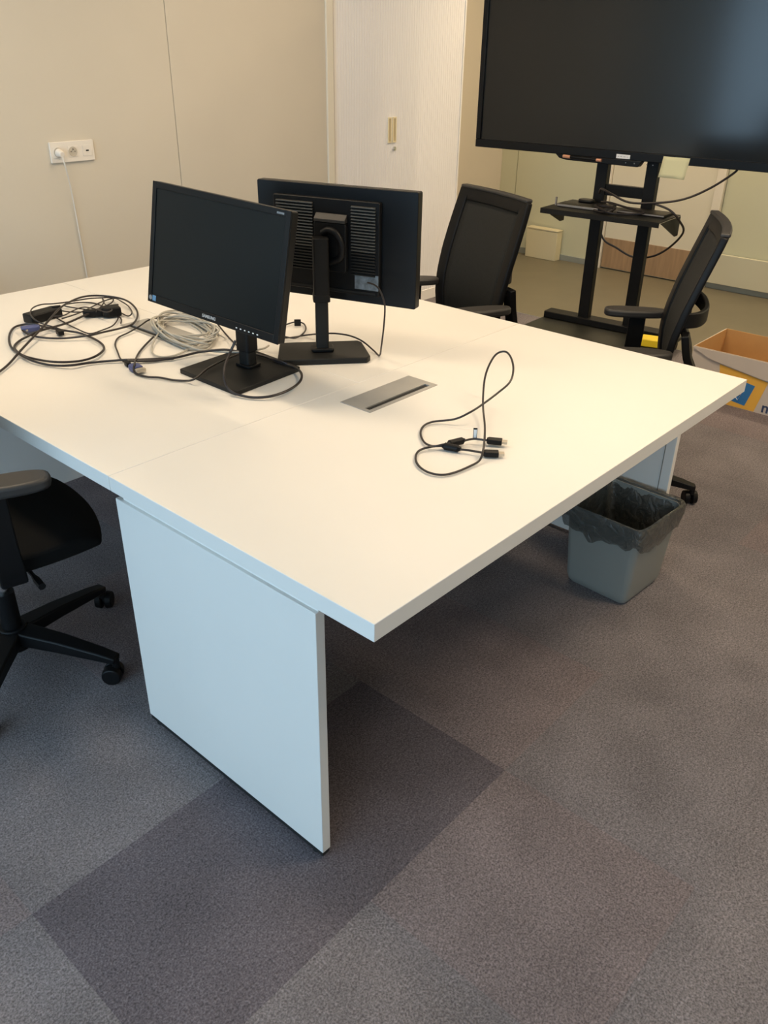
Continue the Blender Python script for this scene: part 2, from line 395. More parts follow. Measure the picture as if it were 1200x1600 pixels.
# ================================================================== SHUTTER CABINET
cb = thing('shutter_cabinet', 'tall cream tambour shutter cabinet beside the left wall trim', 'cabinet', (3.54, 3.0, 0))
bm = nb()
box(bm, -0.60, -0.585, 0.0, 0.62, 0.0, 1.98); box(bm, 0.585, 0.60, 0.0, 0.62, 0.0, 1.98)
box(bm, -0.585, 0.585, 0.0, 0.62, 1.955, 1.98); box(bm, -0.585, 0.585, 0.0, 0.62, 0.0, 0.07); box(bm, -0.585, 0.585, 0.6, 0.62, 0.07, 1.955)
obj('body', bm, M['cab'], cb, bevel=0.001)
for name, xa, xb in (('shutter', -0.585, -0.105), ('shutter', -0.105, 0.585)):
    bm = nb(); n_ = int(round((xb-xa)/0.0215)); w_ = (xb-xa)/n_
    for k in range(n_):
        c = xa+(k+0.5)*w_; h = w_*0.475
        prism(bm, [(c-h, 0.012), (c-h, 0.0055), (c-h*0.7, 0.0045), (c+h*0.7, 0.0045), (c+h, 0.0055), (c+h, 0.012)], 0.07, 1.955, 'z')
    box(bm, xa+0.001, xb-0.001, 0.0125, 0.016, 0.07, 1.955)
    s_ = obj(name, bm, M['slat'], cb)
    s_['kind'] = 'stuff'
    hc = (-0.122 if xa < -0.2 else -0.078)
    bm = nb()
    x0_, x1_, z0_, z1_ = hc-0.016, hc+0.016, 1.055, 1.20
    box(bm, x0_, x0_+0.006, -0.003, 0.004, z0_, z1_); box(bm, x1_-0.006, x1_, -0.003, 0.004, z0_, z1_)
    box(bm, x0_+0.006, x1_-0.006, -0.003, 0.004, z0_, z0_+0.008); box(bm, x0_+0.006, x1_-0.006, -0.003, 0.004, z1_-0.008, z1_)
    hd = obj('handle', bm, M['handle'], s_, bevel=0.0008)
    bm = nb(); box(bm, x0_+0.006, x1_-0.006, 0.0, 0.002, z0_+0.008, z1_-0.008); obj('handle_recess', bm, M['handledeep'], s_)
bm = nb(); cyl(bm, (-0.078, -0.006, 1.02), (-0.078, 0.003, 1.02), 0.012, 20); cyl(bm, (-0.078, -0.008, 1.02), (-0.078, -0.006, 1.02), 0.007, 16)
obj('lock', bm, M['chrome'], cb)

# ================================================================== BENCH OF DESKS
H = 0.7613; TH = 0.0373; W = 1.6; L = 2.384; SY = 0.79; ZT = 0.676
def top_slab(name, par, x0, x1, y0, y1, holes=()):
    """laminate slab with rectangular cut-outs"""
    bm = nb()
    gx = sorted({x0, x1, *[h[0] for h in holes], *[h[1] for h in holes]}); gy = sorted({y0, y1, *[h[2] for h in holes], *[h[3] for h in holes]})
    V = {}
    def v(i, j, z):
        k = (i, j, z)
        if k not in V: V[k] = bm.verts.new((gx[i], gy[j], z))
        return V[k]
    cells = {(i, j) for i in range(len(gx)-1) for j in range(len(gy)-1)
             if not any(h[0] <= (gx[i]+gx[i+1])/2 <= h[1] and h[2] <= (gy[j]+gy[j+1])/2 <= h[3] for h in holes)}
    for (i, j) in cells:
        for z in (H, H-TH): bm.faces.new((v(i,j,z), v(i+1,j,z), v(i+1,j+1,z), v(i,j+1,z)))
        for (di, dj, a, b) in ((-1,0,(0,0),(0,1)), (1,0,(1,0),(1,1)), (0,-1,(0,0),(1,0)), (0,1,(0,1),(1,1))):
            if (i+di, j+dj) not in cells:
                p1 = (i+a[0], j+a[1]); p2 = (i+b[0], j+b[1])
                bm.faces.new((v(*p1, H), v(*p2, H), v(*p2, H-TH), v(*p1, H-TH)))
    return obj(name, bm, M['laminate'], par, bevel=0.0012, segs=2)
# cable flaps: (x0,x1,y0,y1)
F1 = (0.660, 0.940, 0.619, 0.726); F2 = (0.640, 0.752, 1.45, 1.738)
d1 = thing('end_desk', 'white desk nearest the camera, closing the end of the bench', 'desk', (0, 0, 0))
top_slab('tabletop', d1, 0, W, 0, SY-0.0008, [F1])
d2 = thing('bench_desk', 'white desk behind the end desk on the window side, under the tangled black cables', 'desk', (0, 0, 0), 0, 'facing desks of the bench')
top_slab('tabletop', d2, 0, W/2-0.0006, SY+0.0008, L, [F2])
d3 = thing('bench_desk', 'white desk behind the end desk on the screen stand side', 'desk', (0, 0, 0), 0, 'facing desks of the bench')
top_slab('tabletop', d3, W/2+0.0006, W, SY+0.0008, L)
def leg_panel(par, x0, x1, y0, y1, outer):
    """panel with a support strip that carries the top, slotted on the near side"""
    e = outer
    p_ = bxo('leg_panel', M['laminate'], par, x0, x1, y0, y1, 0.02, ZT, bevel=0.0015)
    a, b = (x0+0.009, x1) if e < 0 else (x0, x1-0.009)
    bm = nb(); box(bm, a, b, y0+0.001, 0.198, ZT, H-TH); box(bm, a, b, 0.354, y1-0.02, ZT, H-TH)
    box(bm, a, b, 0.198, 0.354, ZT, ZT+0.012)
    obj('top_rail', bm, M['edge'], par)
    bm = nb()
    for yy in (y0+0.03, y1-0.03): cyl(bm, ((x0+x1)/2, yy, 0.0), ((x0+x1)/2, yy, 0.021), 0.011, 12)
    box(bm, x0+0.002, x1-0.002, y0+0.003, y1-0.003, 0.006, 0.0195)
    obj('glide_strip', bm, M['rubber'], par)
leg_panel(d1, 0.034, 0.058, 0.178, 0.837, -1)
bxo('leg_panel', M['laminate'], d1, 1.662, 1.686, 0.19, 0.85, 0.015, 0.715, bevel=0.0015)
bxo('panel_joint', M['joint'], d1, 1.6612, 1.6618, 0.222, 0.2245, 0.02, 0.71)
bxo('cross_beam', M['darksteel'], d1, 0.058, 1.661, 0.30, 0.36, 0.655, 0.70)
bxo('cross_beam', M['darksteel'], d1, 0.058, 1.661, 0.74, 0.786, 0.655, 0.70)
for d_, xa, xb in ((d2, 0.05, 0.78), (d3, 0.82, 1.55)):
    bxo('leg_panel', M['laminate'], d_, xa, xb, 2.26, 2.284, 0.0, H-TH, bevel=0.0015)
    bxo('side_rail', M['darksteel'], d_, (xa+xb)/2-0.03, (xa+xb)/2+0.03, 0.85, 2.26, 0.68, H-TH-0.001)
def flap(par, f, axis, side):
    """grey metal cable flap with brush slot; axis = slot direction"""
    x0, x1, y0, y1 = f; z = H+0.0012
    if axis == 'x':
        sl = (x0+0.012, x1-0.020, y0+0.012, y0+0.030)
    else:
        sl = (x0+0.012, x0+0.030, y0+0.015, y1-0.02)
    bm = nb()
    g = 0.0006
    X = [x0, sl[0], sl[1], x1]; Yg = [y0, sl[2], sl[3], y1]
    for i in range(3):
        for j in range(3):
            if (i, j) == (1, 1): continue
            box(bm, X[i], X[i+1], Yg[j], Yg[j+1], H-0.004, z)
    bmesh.ops.remove_doubles(bm, verts=bm.verts, dist=1e-6)
    o = obj('cable_flap', bm, M['grommet'], par, smooth=False)
    bxo('slot_brush', M['rubber'], o, sl[0], sl[1], sl[2], sl[3], H-0.03, H-0.0025)
flap(d1, F1, 'x', 0); flap(d2, F2, 'y', 0)

# ================================================================== MONITORS
def monitor_one():
    # placed with +x local = viewing direction of the screen (towards the window side)
    t = thing('monitor', 'black monitor with its dark screen facing the camera, on a square foot', 'monitor', (0.655, 1.095, H), R(183.5))
    Wd, Hd = 0.516, 0.320; cz = 0.337; tilt = R(10)
    mt = Matrix.Translation((0.118, 0.027, cz)) @ Matrix.Rotation(-tilt, 4, 'Y') @ Matrix.Rotation(R(-2.2), 4, 'X')
    T_ = lambda bm: bmesh.ops.transform(bm, matrix=mt, verts=bm.verts)
    # housing
    bm = nb(); prism(bm, rrect(-Wd/2, Wd/2, -Hd/2, Hd/2, 0.006), -0.022, 0.0, 'x')
    prism(bm, rrect(-0.17, 0.17, -0.11, 0.11, 0.02), -0.045, -0.022, 'x')
    h = obj('housing', bm, M['bezel'], t, bevel=0.002, mtx=mt)
    bm = nb()
    for a in ((-Wd/2, -Wd/2+0.016, -Hd/2, Hd/2), (Wd/2-0.016, Wd/2, -Hd/2, Hd/2), (-Wd/2+0.016, Wd/2-0.016, Hd/2-0.016, Hd/2), (-Wd/2+0.016, Wd/2-0.016, -Hd/2, -Hd/2+0.022)):
        box(bm, 0.0002, 0.004, a[0], a[1], a[2], a[3])
    obj('bezel', bm, M['bezel'], t, bevel=0.001, mtx=mt)
    bm = nb(); box(bm, 0.0002, 0.0016, -Wd/2+0.0165, Wd/2-0.0165, -Hd/2+0.0225, Hd/2-0.0165)
    obj('screen', bm, M['screen'], t, mtx=mt)
    # seen from the front the viewer's right is local +y
    bt = mt @ basis((0.0042, 0, -Hd/2+0.011), (0, 1, 0), (0, 0, 1), (1, 0, 0))
    text('brand_lettering', 'SAMSUNG', 0.0115, M['brandprint'], h, bt, bold=True)
    bm = nb()
    for k in range(6): box(bm, 0.004, 0.0045, Wd/2-0.046+k*0.0042, Wd/2-0.043+k*0.0042, Hd/2-0.0115, Hd/2-0.0068)
    obj('model_print', bm, M['print'], h, mtx=mt)
    bm = nb()
    for k in range(6): box(bm, 0.004, 0.0048, 0.105+k*0.0155, 0.110+k*0.0155, -Hd/2+0.007, -Hd/2+0.0095)
    obj('button_marks', bm, M['printwhite'], h, mtx=mt)
    bm = nb(); cyl(bm, (0.004, -Wd/2+0.013, -Hd/2+0.013), (0.0046, -Wd/2+0.013, -Hd/2+0.013), 0.0065, 20)
    obj('energy_sticker', bm, M['print'], h, mtx=mt)
    bm = nb(); box(bm, 0.004, 0.0046, -Wd/2+0.022, -Wd/2+0.036, -Hd/2+0.006, -Hd/2+0.021)
    obj('square_sticker', bm, M['stickerblue'], h, mtx=mt)
    # neck and foot
    bm = nb(); prism(bm, rrect(-0.018, 0.018, -0.021, 0.021, 0.008), 0.014, 0.235, 'z'); obj('neck', bm, M['blacksoft'], t, bevel=0.002)
    bm = nb(); prism(bm, rrect(-0.022, 0.022, -0.026, 0.026, 0.010), 0.06, 0.20, 'z'); obj('neck_sleeve', bm, M['black'], t, bevel=0.002)
    bm = nb(); sweep(bm, smooth_path([(0.0, 0.005, 0.20), (0.005, 0.012, 0.26), (0.03, 0.025, 0.30), (0.066, 0.034, 0.325)], 4), 0.028, 0.018, (0, 1, 0)); obj('hinge', bm, M['blacksoft'], t, bevel=0.003)
    bm = nb(); prism(bm, rrect(-0.026, 0.026, -0.032, 0.032, 0.012), 0.0135, 0.022, 'z'); obj('neck_collar', bm, M['black'], t, bevel=0.002)
    # square foot: corners measured on the desk
    inv = Matrix.LocRotScale(t.location, t.rotation_euler, None).inverted()
    cs = [Vector((0.499, 1.214, 0)), Vector((0.497, 0.958, 0)), Vector((0.752, 0.978, 0)), Vector((0.762, 1.236, 0))]
    pts = []
    for c in cs:
        q = inv @ Vector((c.x, c.y, H)); pts.append((q.x, q.y))
    cxm = sum(a for a, b in pts)/4; cym = sum(b for a, b in pts)/4
    # round the corners slightly
    out = []
    for i in range(4):
        P0 = Vector(pts[i-1]); P1 = Vector(pts[i]); P2 = Vector(pts[(i+1) % 4])
        out.append(tuple(P1+(P0-P1).normalized()*0.006)); out.append(tuple(P1+(P0-P1).normalized()*0.0015+(P2-P1).normalized()*0.0015)); out.append(tuple(P1+(P2-P1).normalized()*0.006))
    bm = nb(); prism(bm, out, 0.0, 0.013, 'z'); obj('foot', bm, M['blacksoft'], t, bevel=0.0015)
    return t
mon1 = monitor_one()

def monitor_two():
    t = thing('monitor', 'black monitor turned with its ribbed back and tall pole to the camera', 'monitor', (0.893, 1.030, H), R(230))
    # local +x points at the camera side: the back of the monitor
    Wd, Hd = 0.516, 0.322; cz = 0.322; fx = -0.075
    ty = 0.0; pm_ = Matrix.Rotation(R(-33), 4, 'Z') @ Matrix.Translation((0, 0.016, 0))
    bm = nb(); prism(bm, rrect(-Wd/2+ty, Wd/2+ty, cz-Hd/2, cz+Hd/2, 0.006), fx-0.018, fx+0.012, 'x')
    h = obj('housing', bm, M['bezel'], t, bevel=0.002, mtx=pm_)
    bm = nb()
    a0, a1, b0, b1 = -0.195, 0.150, cz-0.135, cz+0.128
    prism(bm, rrect(a0, a1, b0, b1, 0.006), fx+0.012, fx+0.030, 'x')
    rb = obj('rear_cover', bm, M['black'], t, bevel=0.003, mtx=pm_)
    # vent ribs, left and right of the mount, proud of the cover; upper rows coloured lighter as if lit
    for ya, yb in ((a0+0.012, -0.062), (0.062, a1-0.012)):
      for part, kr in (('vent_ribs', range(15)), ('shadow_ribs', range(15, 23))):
        bm = nb()
        for k in kr:
            z_ = cz+0.112-k*0.0085
            prism(bm, [(fx+0.030, z_-0.0022), (fx+0.0355, z_-0.0018), (fx+0.0345, z_+0.0008), (fx+0.030, z_+0.0022)], ya, yb, 'y')
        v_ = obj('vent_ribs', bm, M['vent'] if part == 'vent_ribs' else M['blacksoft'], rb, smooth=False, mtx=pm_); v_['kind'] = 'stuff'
    bxo('cable_bay', M['blacksoft'], rb, fx+0.030, fx+0.034, a0+0.02, a1-0.01, b0+0.006, b0+0.012, mtx=pm_)
    bxo('rating_label', M['label'], rb, fx+0.0302, fx+0.031, 0.072, a1-0.002, b0+0.018, b0+0.062, mtx=pm_)
    # mount head
    bm = nb(); prism(bm, rrect(-0.052, 0.052, cz-0.072, cz+0.065, 0.008), fx+0.030, fx+0.048, 'x'); obj('mount_plate', bm, M['black'], t, bevel=0.003, mtx=pm_)
    bm = nb(); prism(bm, [(fx+0.031, cz+0.066), (fx+0.050, cz+0.066), (fx+0.050, cz+0.074), (fx+0.035, cz+0.088), (fx+0.031, cz+0.088)], -0.050, 0.050, 'y')
    obj('mount_cap', bm, M['pad'], t, bevel=0.001, mtx=pm_)
    bm = nb(); tube(bm, smooth_path([(fx+0.05, 0.0, cz-0.045), (fx+0.05, 0.035, cz-0.03), (fx+0.052, 0.042, cz+0.005), (fx+0.054, 0.025, cz+0.038), (fx+0.054, 0.0, cz+0.046), (fx+0.054, -0.02, cz+0.036)], 6), 0.010, 10)
    obj('pivot_hook', bm, M['black'], t, mtx=pm_)
    # pole with sleeve
    bm = nb(); prism(bm, rrect(-0.017, 0.017, -0.019, 0.019, 0.006), 0.012, 0.20, 'z'); obj('pole', bm, M['blacksoft'], t, bevel=0.001)
    bm = nb(); prism(bm, rrect(-0.021, 0.021, -0.023, 0.023, 0.007), 0.172, 0.350, 'z'); obj('pole_sleeve', bm, M['black'], t, bevel=0.002)
    bm = nb(); prism(bm, rrect(-0.023, 0.023, -0.025, 0.025, 0.008), 0.168, 0.190, 'z'); obj('sleeve_ring', bm, M['black'], t, bevel=0.002)
    bm = nb(); prism(bm, rrect(-0.026, 0.026, -0.034, 0.034, 0.010), 0.018, 0.030, 'z'); obj('neck_collar', bm, M['black'], t, bevel=0.004)
    # wide foot
    bm = nb()
    prism(bm, [(-0.085, -0.118), (-0.085, 0.118), (-0.070, 0.128), (0.065, 0.138), (0.083, 0.126), (0.083, -0.126), (0.065, -0.138), (-0.070, -0.128)], 0.0, 0.018, 'z')
    obj('foot', bm, M['blacksoft'], t, bevel=0.003)
    return t
mon2 = monitor_two()

# ================================================================== CABLES
def crop(pts, ox, oy, s): return [(ox+x/s, oy+y/s) for x, y in pts]
def on_desk(px, r, lift=None, seed=0, amp=0.004):
    """surveyed pixel run of a cable lying on the desk -> points at desk height plus small bends and lifts"""
    rr = random.Random(seed); out = []
    for i, (x, y) in enumerate(px):
        z = H+r+0.0015+(lift[i] if lift else rr.random()*amp)
        out.append(hitz(x, y, z))
    return out
def cable(name, runs, m, r, par, sub=8, seg=8):
    bm = nb()
    for p_ in runs: tube(bm, smooth_path(p_, sub), r, seg)
    return obj(name, bm, m, par)
def plug(name, c, dirv, ln, wd, ht, m, par, zc=None):
    """a moulded connector body pointing along dirv"""
    d = Vector(dirv); d.z = 0; d.normalize(); s = Vector((-d.y, d.x, 0))
    mt = basis(c, d, s, (0, 0, 1)); bm = nb()
    prism(bm, [(-ln/2, -wd*0.25), (-ln*0.25, -wd/2), (ln/2, -wd/2), (ln/2, wd/2), (-ln*0.25, wd/2), (-ln/2, wd*0.25)], -ht/2, ht/2, 'z')
    return obj(name, bm, m, par, bevel=min(wd, ht)*0.15, mtx=mt)

A4 = lambda pts: crop(pts, 0, 400, 4.0)
# -- long thick black cable sweeping from the left edge to monitor one
k1 = thing('video_cable', 'thick black cable lying in wide loops from the cable pile to the front monitor foot', 'cable')
pB = A4([(390,545),(300,510)]) 
p1 = A4([(740,305),(670,315),(590,345),(520,375),(430,415),(350,440),(260,465),(200,490),(130,525),(90,565),(110,600),(160,628),(250,650),(340,662),(440,662),(530,650),(600,625),(645,590),(645,560),(610,530),(560,505),(500,482),(420,468),(340,455),(270,440),(210,425),(140,430),(85,450),(58,500),(65,560),(110,605),(180,645),(260,672),(350,685),(450,683),(560,668),(700,655),(820,648),(960,652),(1080,640)])
p1 += crop([(0,1212),(150,1215),(300,1195),(450,1160),(600,1145),(700,1160),(830,1180),(960,1230),(1050,1260),(1085,1300),(1070,1350),(1000,1400),(900,1435),(800,1445),(720,1435),(660,1415)], 200, 260, 4.0)
n1 = len(p1)
lf = [0.002+0.004*(i % 3 == 1) for i in range(n1)]
for i, q in enumerate(p1):
    if i < 8: lf[i] = 0.012
    if q[0] > 330 and q[1] < 560: lf[i] = 0.016
    if 430 < q[0]: lf[i] = 0.010
pts1 = on_desk(p1, 0.0035, lf)
up = [hitz(*q, H+z) for q, z in zip(crop([(620,1380),(600,1320),(608,1240),(640,1160),(672,1090)], 200, 260, 4.0), (0.025, 0.05, 0.075, 0.10, 0.13))]
cable('cord', [pts1+up], M['cable'], 0.0036, k1)
# -- second thick black cable, from left edge across the pile to the desk flap
k2 = thing('video_cable', 'thick black video cable running off the left table edge and arching over the cable pile', 'cable')
p2 = A4([(-90,775),(0,720),(60,670),(130,590),(215,500),(290,420),(370,330),(440,285),(520,255),(620,248),(740,262),(810,290),(855,340),(855,390),(820,430),(740,455),(650,475),(560,495),(450,510),(350,515),(250,508),(180,490),(140,465)])
lf = [0.003, 0.003, 0.004, 0.010, 0.016, 0.022, 0.030, 0.028, 0.024, 0.022, 0.018, 0.014, 0.010, 0.006, 0.008, 0.010, 0.012, 0.012, 0.006, 0.004, 0.004, 0.006, 0.010]
pts2 = on_desk(p2, 0.0034, lf)
cable('cord', [pts2], M['cable'], 0.0034, k2)
e = pts2[-1]
pg = plug('video_plug', hitz(48, 513, H+0.014), hitz(37, 515, H+0.012)-hitz(65, 511, H+0.012), 0.055, 0.034, 0.014, M['blue'], k2)
plug('plug_shell', hitz(41.5, 514.5, H+0.014), hitz(37, 515, H+0.012)-hitz(65, 511, H+0.012), 0.012, 0.026, 0.008, M['connmetal'], pg)
# -- power supply with its thin lead
k3 = thing('power_adapter', 'black laptop power adapter brick with a thin lead in the left cable pile', 'adapter')
c3 = hitz(67, 492, H+0.016); dv = hitz(87, 486, H+0.016)-hitz(47, 497, H+0.016)
d = dv.normalized(); sd = Vector((-d.y, d.x, 0))
bm = nb(); prism(bm, rrect(-0.062, 0.062, -0.027, 0.027, 0.008), -0.015, 0.015, 'z'); obj('brick', bm, M['black'], k3, bevel=0.004, mtx=basis(c3, d, sd, (0, 0, 1)))
pa = A4([(345,335),(400,345),(450,350),(520,350),(560,345),(640,320),(700,290),(700,262),(620,262),(540,268),(440,285),(340,298),(260,303),(205,325),(190,360),(215,395),(270,425),(350,448),(400,470)])
cable('lead', [on_desk(pa, 0.0022, [0.014, 0.012, 0.006, 0.01, 0.016, 0.012, 0.010, 0.012, 0.016, 0.018, 0.020, 0.020, 0.022, 0.030, 0.036, 0.034, 0.020, 0.012, 0.01])], M['cable'], 0.0024, k3)
plug('lead_plug', hitz(93, 519, H+0.012), hitz(100, 523, H+0.012)-hitz(88, 515, H+0.012), 0.036, 0.018, 0.014, M['black'], k3)
# -- mains lead with two black plugs
k4 = thing('mains_lead', 'thin black mains lead with a flat black plug in the cable pile', 'cable')
pb = A4([(600,350),(540,335),(470,325),(400,310),(440,297),(520,290),(600,298),(690,335),(745,350),(800,375),(825,352),(800,312),(760,285),(715,265),(640,285),(580,315),(520,345),(450,372),(385,392)])
cable('lead', [on_desk(pb, 0.0022, None, 3, 0.016)], M['cable'], 0.0023, k4)
pc = A4([(740,385),(728,410),(700,438),(640,463),(560,485),(480,455),(420,425),(350,385)])
pd = A4([(735,370),(758,395),(755,420)])
cable('branch', [on_desk(pc, 0.0022, None, 5, 0.006), on_desk(pd, 0.0022, None, 6, 0.003)], M['cable'], 0.0023, k4)
plug('flat_plug', hitz(173, 486, H+0.02), hitz(184, 485, H)-hitz(160, 488, H), 0.062, 0.05, 0.032, M['black'], k4)
plug('socket_end', hitz(145, 489, H+0.015), hitz(160, 488, H)-hitz(130, 490, H), 0.065, 0.028, 0.022, M['black'], k4)
# -- third thin lead winding through the pile
k5 = thing('charging_lead', 'slim black lead winding across the top of the left cable pile', 'cable')
pe = A4([(600,350),(650,290),(640,268),(655,300),(700,335),(660,350),(590,330),(520,320),(450,345),(400,370),(330,375)])
cable('lead', [on_desk(pe, 0.002, [0.02, 0.024, 0.026, 0.024, 0.03, 0.034, 0.03, 0.026, 0.024, 0.02, 0.014])], M['cable'], 0.002, k5)
plug('lead_plug', hitz(88, 480, H+0.03), hitz(100, 478, H)-hitz(80, 480, H), 0.03, 0.014, 0.010, M['black'], k5)
# -- lead from the desk flap ending in a small barrel plug
k6 = thing('flap_lead', 'black lead curling from the cable flap to a small plug beside the grey coil', 'cable')
pf = A4([(1000,385),(930,400),(870,440),(800,480),(740,510),(720,550),(735,600),(752,640),(775,660)])
cable('lead', [on_desk(pf, 0.0026, [0.012, 0.010, 0.010, 0.004, 0.001, 0.001, 0.001, 0.001, 0.004])], M['cable'], 0.0026, k6)
plug('barrel_plug', hitz(199, 568, H+0.008), hitz(203, 571, H)-hitz(193, 563, H), 0.03, 0.014, 0.013, M['black'], k6)
# -- VGA lead under the front monitor
k7 = thing('video_cable', 'black video cable with a blue plug lying left of the front monitor foot', 'cable')
pgx = A4([(960,505),(905,560),(865,610),(845,655),(840,680),(835,705),(850,735),(920,755),(1000,760),(1080,775),(1160,780),(1200,775)]) + crop([(440,1312),(500,1262),(600,1210),(700,1170)], 200, 260, 4.0)
cable('cord', [on_desk(pgx, 0.0028, [0.006, 0.003, 0.002, 0.010, 0.016, 0.010, 0.001, 0.001, 0.001, 0.001, 0.001, 0.012, 0.017, 0.017, 0.017, 0.017])], M['cable'], 0.003, k7)
p7 = plug('video_plug', hitz(211, 574, H+0.010), hitz(222, 580, H)-hitz(205, 569, H), 0.04, 0.032, 0.014, M['blue'], k7)
plug('plug_shell', hitz(219, 578.5, H+0.010), hitz(222, 580, H)-hitz(205, 569, H), 0.016, 0.030, 0.011, M['connmetal'], p7)
# -- lead behind the front monitor
k8 = thing('power_lead', 'black power lead dropping behind the front monitor onto its foot', 'cable')
ph = crop([(560,985),(600,1035),(645,1085),(700,1135),(760,1165),(850,1185),(960,1220),(1030,1250)], 200, 260, 4.0)
cable('cord', [[hitz(*q, H+z) for q, z in zip(ph, (0.03, 0.012, 0.012, 0.017, 0.019, 0.018, 0.022, 0.010))]], M['cable'], 0.0026, k8)
# -- grey network cable coil
k9 = thing('network_cable', 'coil of grey network cable lying behind the front monitor foot', 'cable')
cc = hitz(288, 521, H); rr = random.Random(11); bm = nb()
ax = hitz(345, 528, H)-cc; ay = hitz(282, 495, H)-cc
loops = []
for k in range(15):
    f1 = 0.66+0.36*rr.random(); f2 = 0.55+0.45*rr.random(); ph0 = rr.uniform(-0.35, 0.35)
    ox = rr.uniform(-0.12, 0.12); oy = rr.uniform(-0.14, 0.14); base = 0.004+0.0022*k
    for i in range(14):
        t = 2*math.pi*i/14
        q = cc+ax*(f1*math.cos(t+ph0)+ox+0.05*math.sin(3*t+k))+ay*(f2*math.sin(t+ph0*0.6)+oy+0.05*math.cos(2*t+k))
        loops.append((q.x, q.y, H+max(0.0035, base*(0.7+0.3*math.sin(t*2+k)))))
tube(bm, smooth_path(loops, 4), 0.003, 7)
pj = crop([(230,1000),(180,1060),(152,1120),(152,1165),(200,1190),(290,1182),(390,1135),(480,1080),(540,1010)], 200, 260, 4.0)
tube(bm, smooth_path(on_desk(pj, 0.003, [0.02, 0.012, 0.004, 0.001, 0.001, 0.001, 0.002, 0.01, 0.02]), 6), 0.003, 7)
pj = crop([(280,1085),(380,1125),(480,1150),(600,1160),(720,1158),(840,1140),(880,1120)], 200, 260, 4.0)
tube(bm, smooth_path(on_desk(pj, 0.003, [0.02, 0.012, 0.005, 0.010, 0.018, 0.018, 0.016]), 6), 0.003, 7)
obj('coil', bm, M['cablegrey'], k9)
# -- lead of the rear monitor
k10 = thing('power_lead', 'black lead hanging from the rear monitor and bending along the table to a small loop', 'cable')
G = lambda pts: crop(pts, 400, 260, 4.21)
pk = G([(735,765),(780,780),(815,815),(840,880),(848,940),(840,1060),(825,1180),(812,1243)])
dn = []
A_ = Vector((1.00, 0.925, 0)); 
for q, z in zip(pk, (0.235, 0.235, 0.225, 0.20, 0.18, 0.12, 0.05, 0.004)):
    dn.append(hitz(*q, H+z))
pl2 = G([(775,1212),(700,1150),(620,1115),(530,1100),(440,1100),(330,1110),(240,1125),(185,1128)])
dn += on_desk(pl2, 0.0025, [0.003, 0.020, 0.024, 0.026, 0.022, 0.004, 0.004, 0.004])
lp2 = on_desk(G([(180,1048),(250,1025),(310,1032),(328,1070),(300,1108),(250,1130),(185,1118)]), 0.0025, [0.004, 0.004, 0.004, 0.004, 0.008, 0.010, 0.004])
cable('cord', [dn, lp2], M['cable'], 0.0026, k10)
c_ = hitz(465, 507, H+0.008); bm = nb(); cbox(bm, (0, 0, 0), (0.022, 0.004, 0.022)); obj('cable_tag', bm, M['black'], k10, mtx=basis(c_+Vector((0, 0, 0.006)), (0.74, -0.67, 0), (0.67, 0.74, 0), (0, 0, 1)))

# -- display cable lying alone on the end desk
k11 = thing('display_cable', 'black display cable curled alone on the bare near end of the table', 'cable')
D = lambda pts: crop(pts, 500, 520, 3.3333)
pm = D([(868,560),(800,553),(745,563),(675,576),(640,582),(590,590),(545,572),(524,525),(540,485),(590,463),(700,450),(780,415),(850,370),(930,310),(990,255),(1007,190),(995,130),(965,98),(920,110),(885,160),(860,230),(850,320),(850,400),(858,480),(857,555),(848,620),(830,665),(780,695),(700,728),(630,740),(560,725),(512,690),(498,650),(515,615),(570,595),(630,590),(660,592),(715,605),(780,613),(850,625)])
lm = [0.012, 0.010, 0.010, 0.012, 0.010, 0.006, 0.002, 0.001, 0.001, 0.003, 0.012, 0.030, 0.045, 0.065, 0.085, 0.105, 0.120, 0.125, 0.118, 0.100, 0.075, 0.045, 0.022, 0.018, 0.022, 0.016, 0.004, 0.001, 0.001, 0.001, 0.001, 0.001, 0.001, 0.001, 0.006, 0.004, 0.006, 0.006, 0.006, 0.008]
cable('cord', [on_desk(pm, 0.0026, lm)], M['cable'], 0.0027, k11, sub=6)
for nm, a, b, z, ln, wd, ht in (('ferrite_core', (740,562), (675,578), 0.013, 0.032, 0.016, 0.016), ('ferrite_core', (650,590), (718,603), 0.010, 0.034, 0.016, 0.016)):
    a_, b_ = D([a, b]); A1, B1 = hitz(*a_, H+z), hitz(*b_, H+z); d = (B1-A1); d.z = 0
    bm = nb(); cyl(bm, A1, B1, 0.009, 14); cyl(bm, A1-d.normalized()*0.008, A1, 0.004, 12, 0.008); cyl(bm, B1, B1+d.normalized()*0.008, 0.008, 12, 0.004)
    obj(nm, bm, M['black'], k11)
for a, b, b2, z in (((868,560), (948,568), (975,571), 0.012), ((850,627), (930,630), (957,637), 0.009)):
    a_, b_, c_ = D([a, b, b2]); A1, B1, C1 = hitz(*a_, H+z), hitz(*b_, H+z), hitz(*c_, H+z)
    d = (B1-A1); ln = d.length; d.normalize(); s_ = Vector((0, 0, 1)).cross(d).normalized(); up_ = d.cross(s_)
    bm = nb(); prism(bm, [(0, -0.005), (ln*0.12, -0.010), (ln, -0.010), (ln, 0.010), (ln*0.12, 0.010), (0, 0.005)], -0.006, 0.006, 'z')
    pgb = obj('connector', bm, M['black'], k11, bevel=0.0015, mtx=basis(A1, d, s_, up_))
    bm = nb(); box(bm, ln, ln+(C1-B1).length, -0.007, 0.007, -0.0028, 0.0028); obj('connector_tip', bm, M['connmetal'], pgb, mtx=basis(A1, d, s_, up_))
c_ = hitz(*D([(806,552)])[0], H+0.012); tp = CAM_R
bm = nb(); box(bm, -0.0048, 0.0048, -0.0005, 0.0005, 0, 0.028)
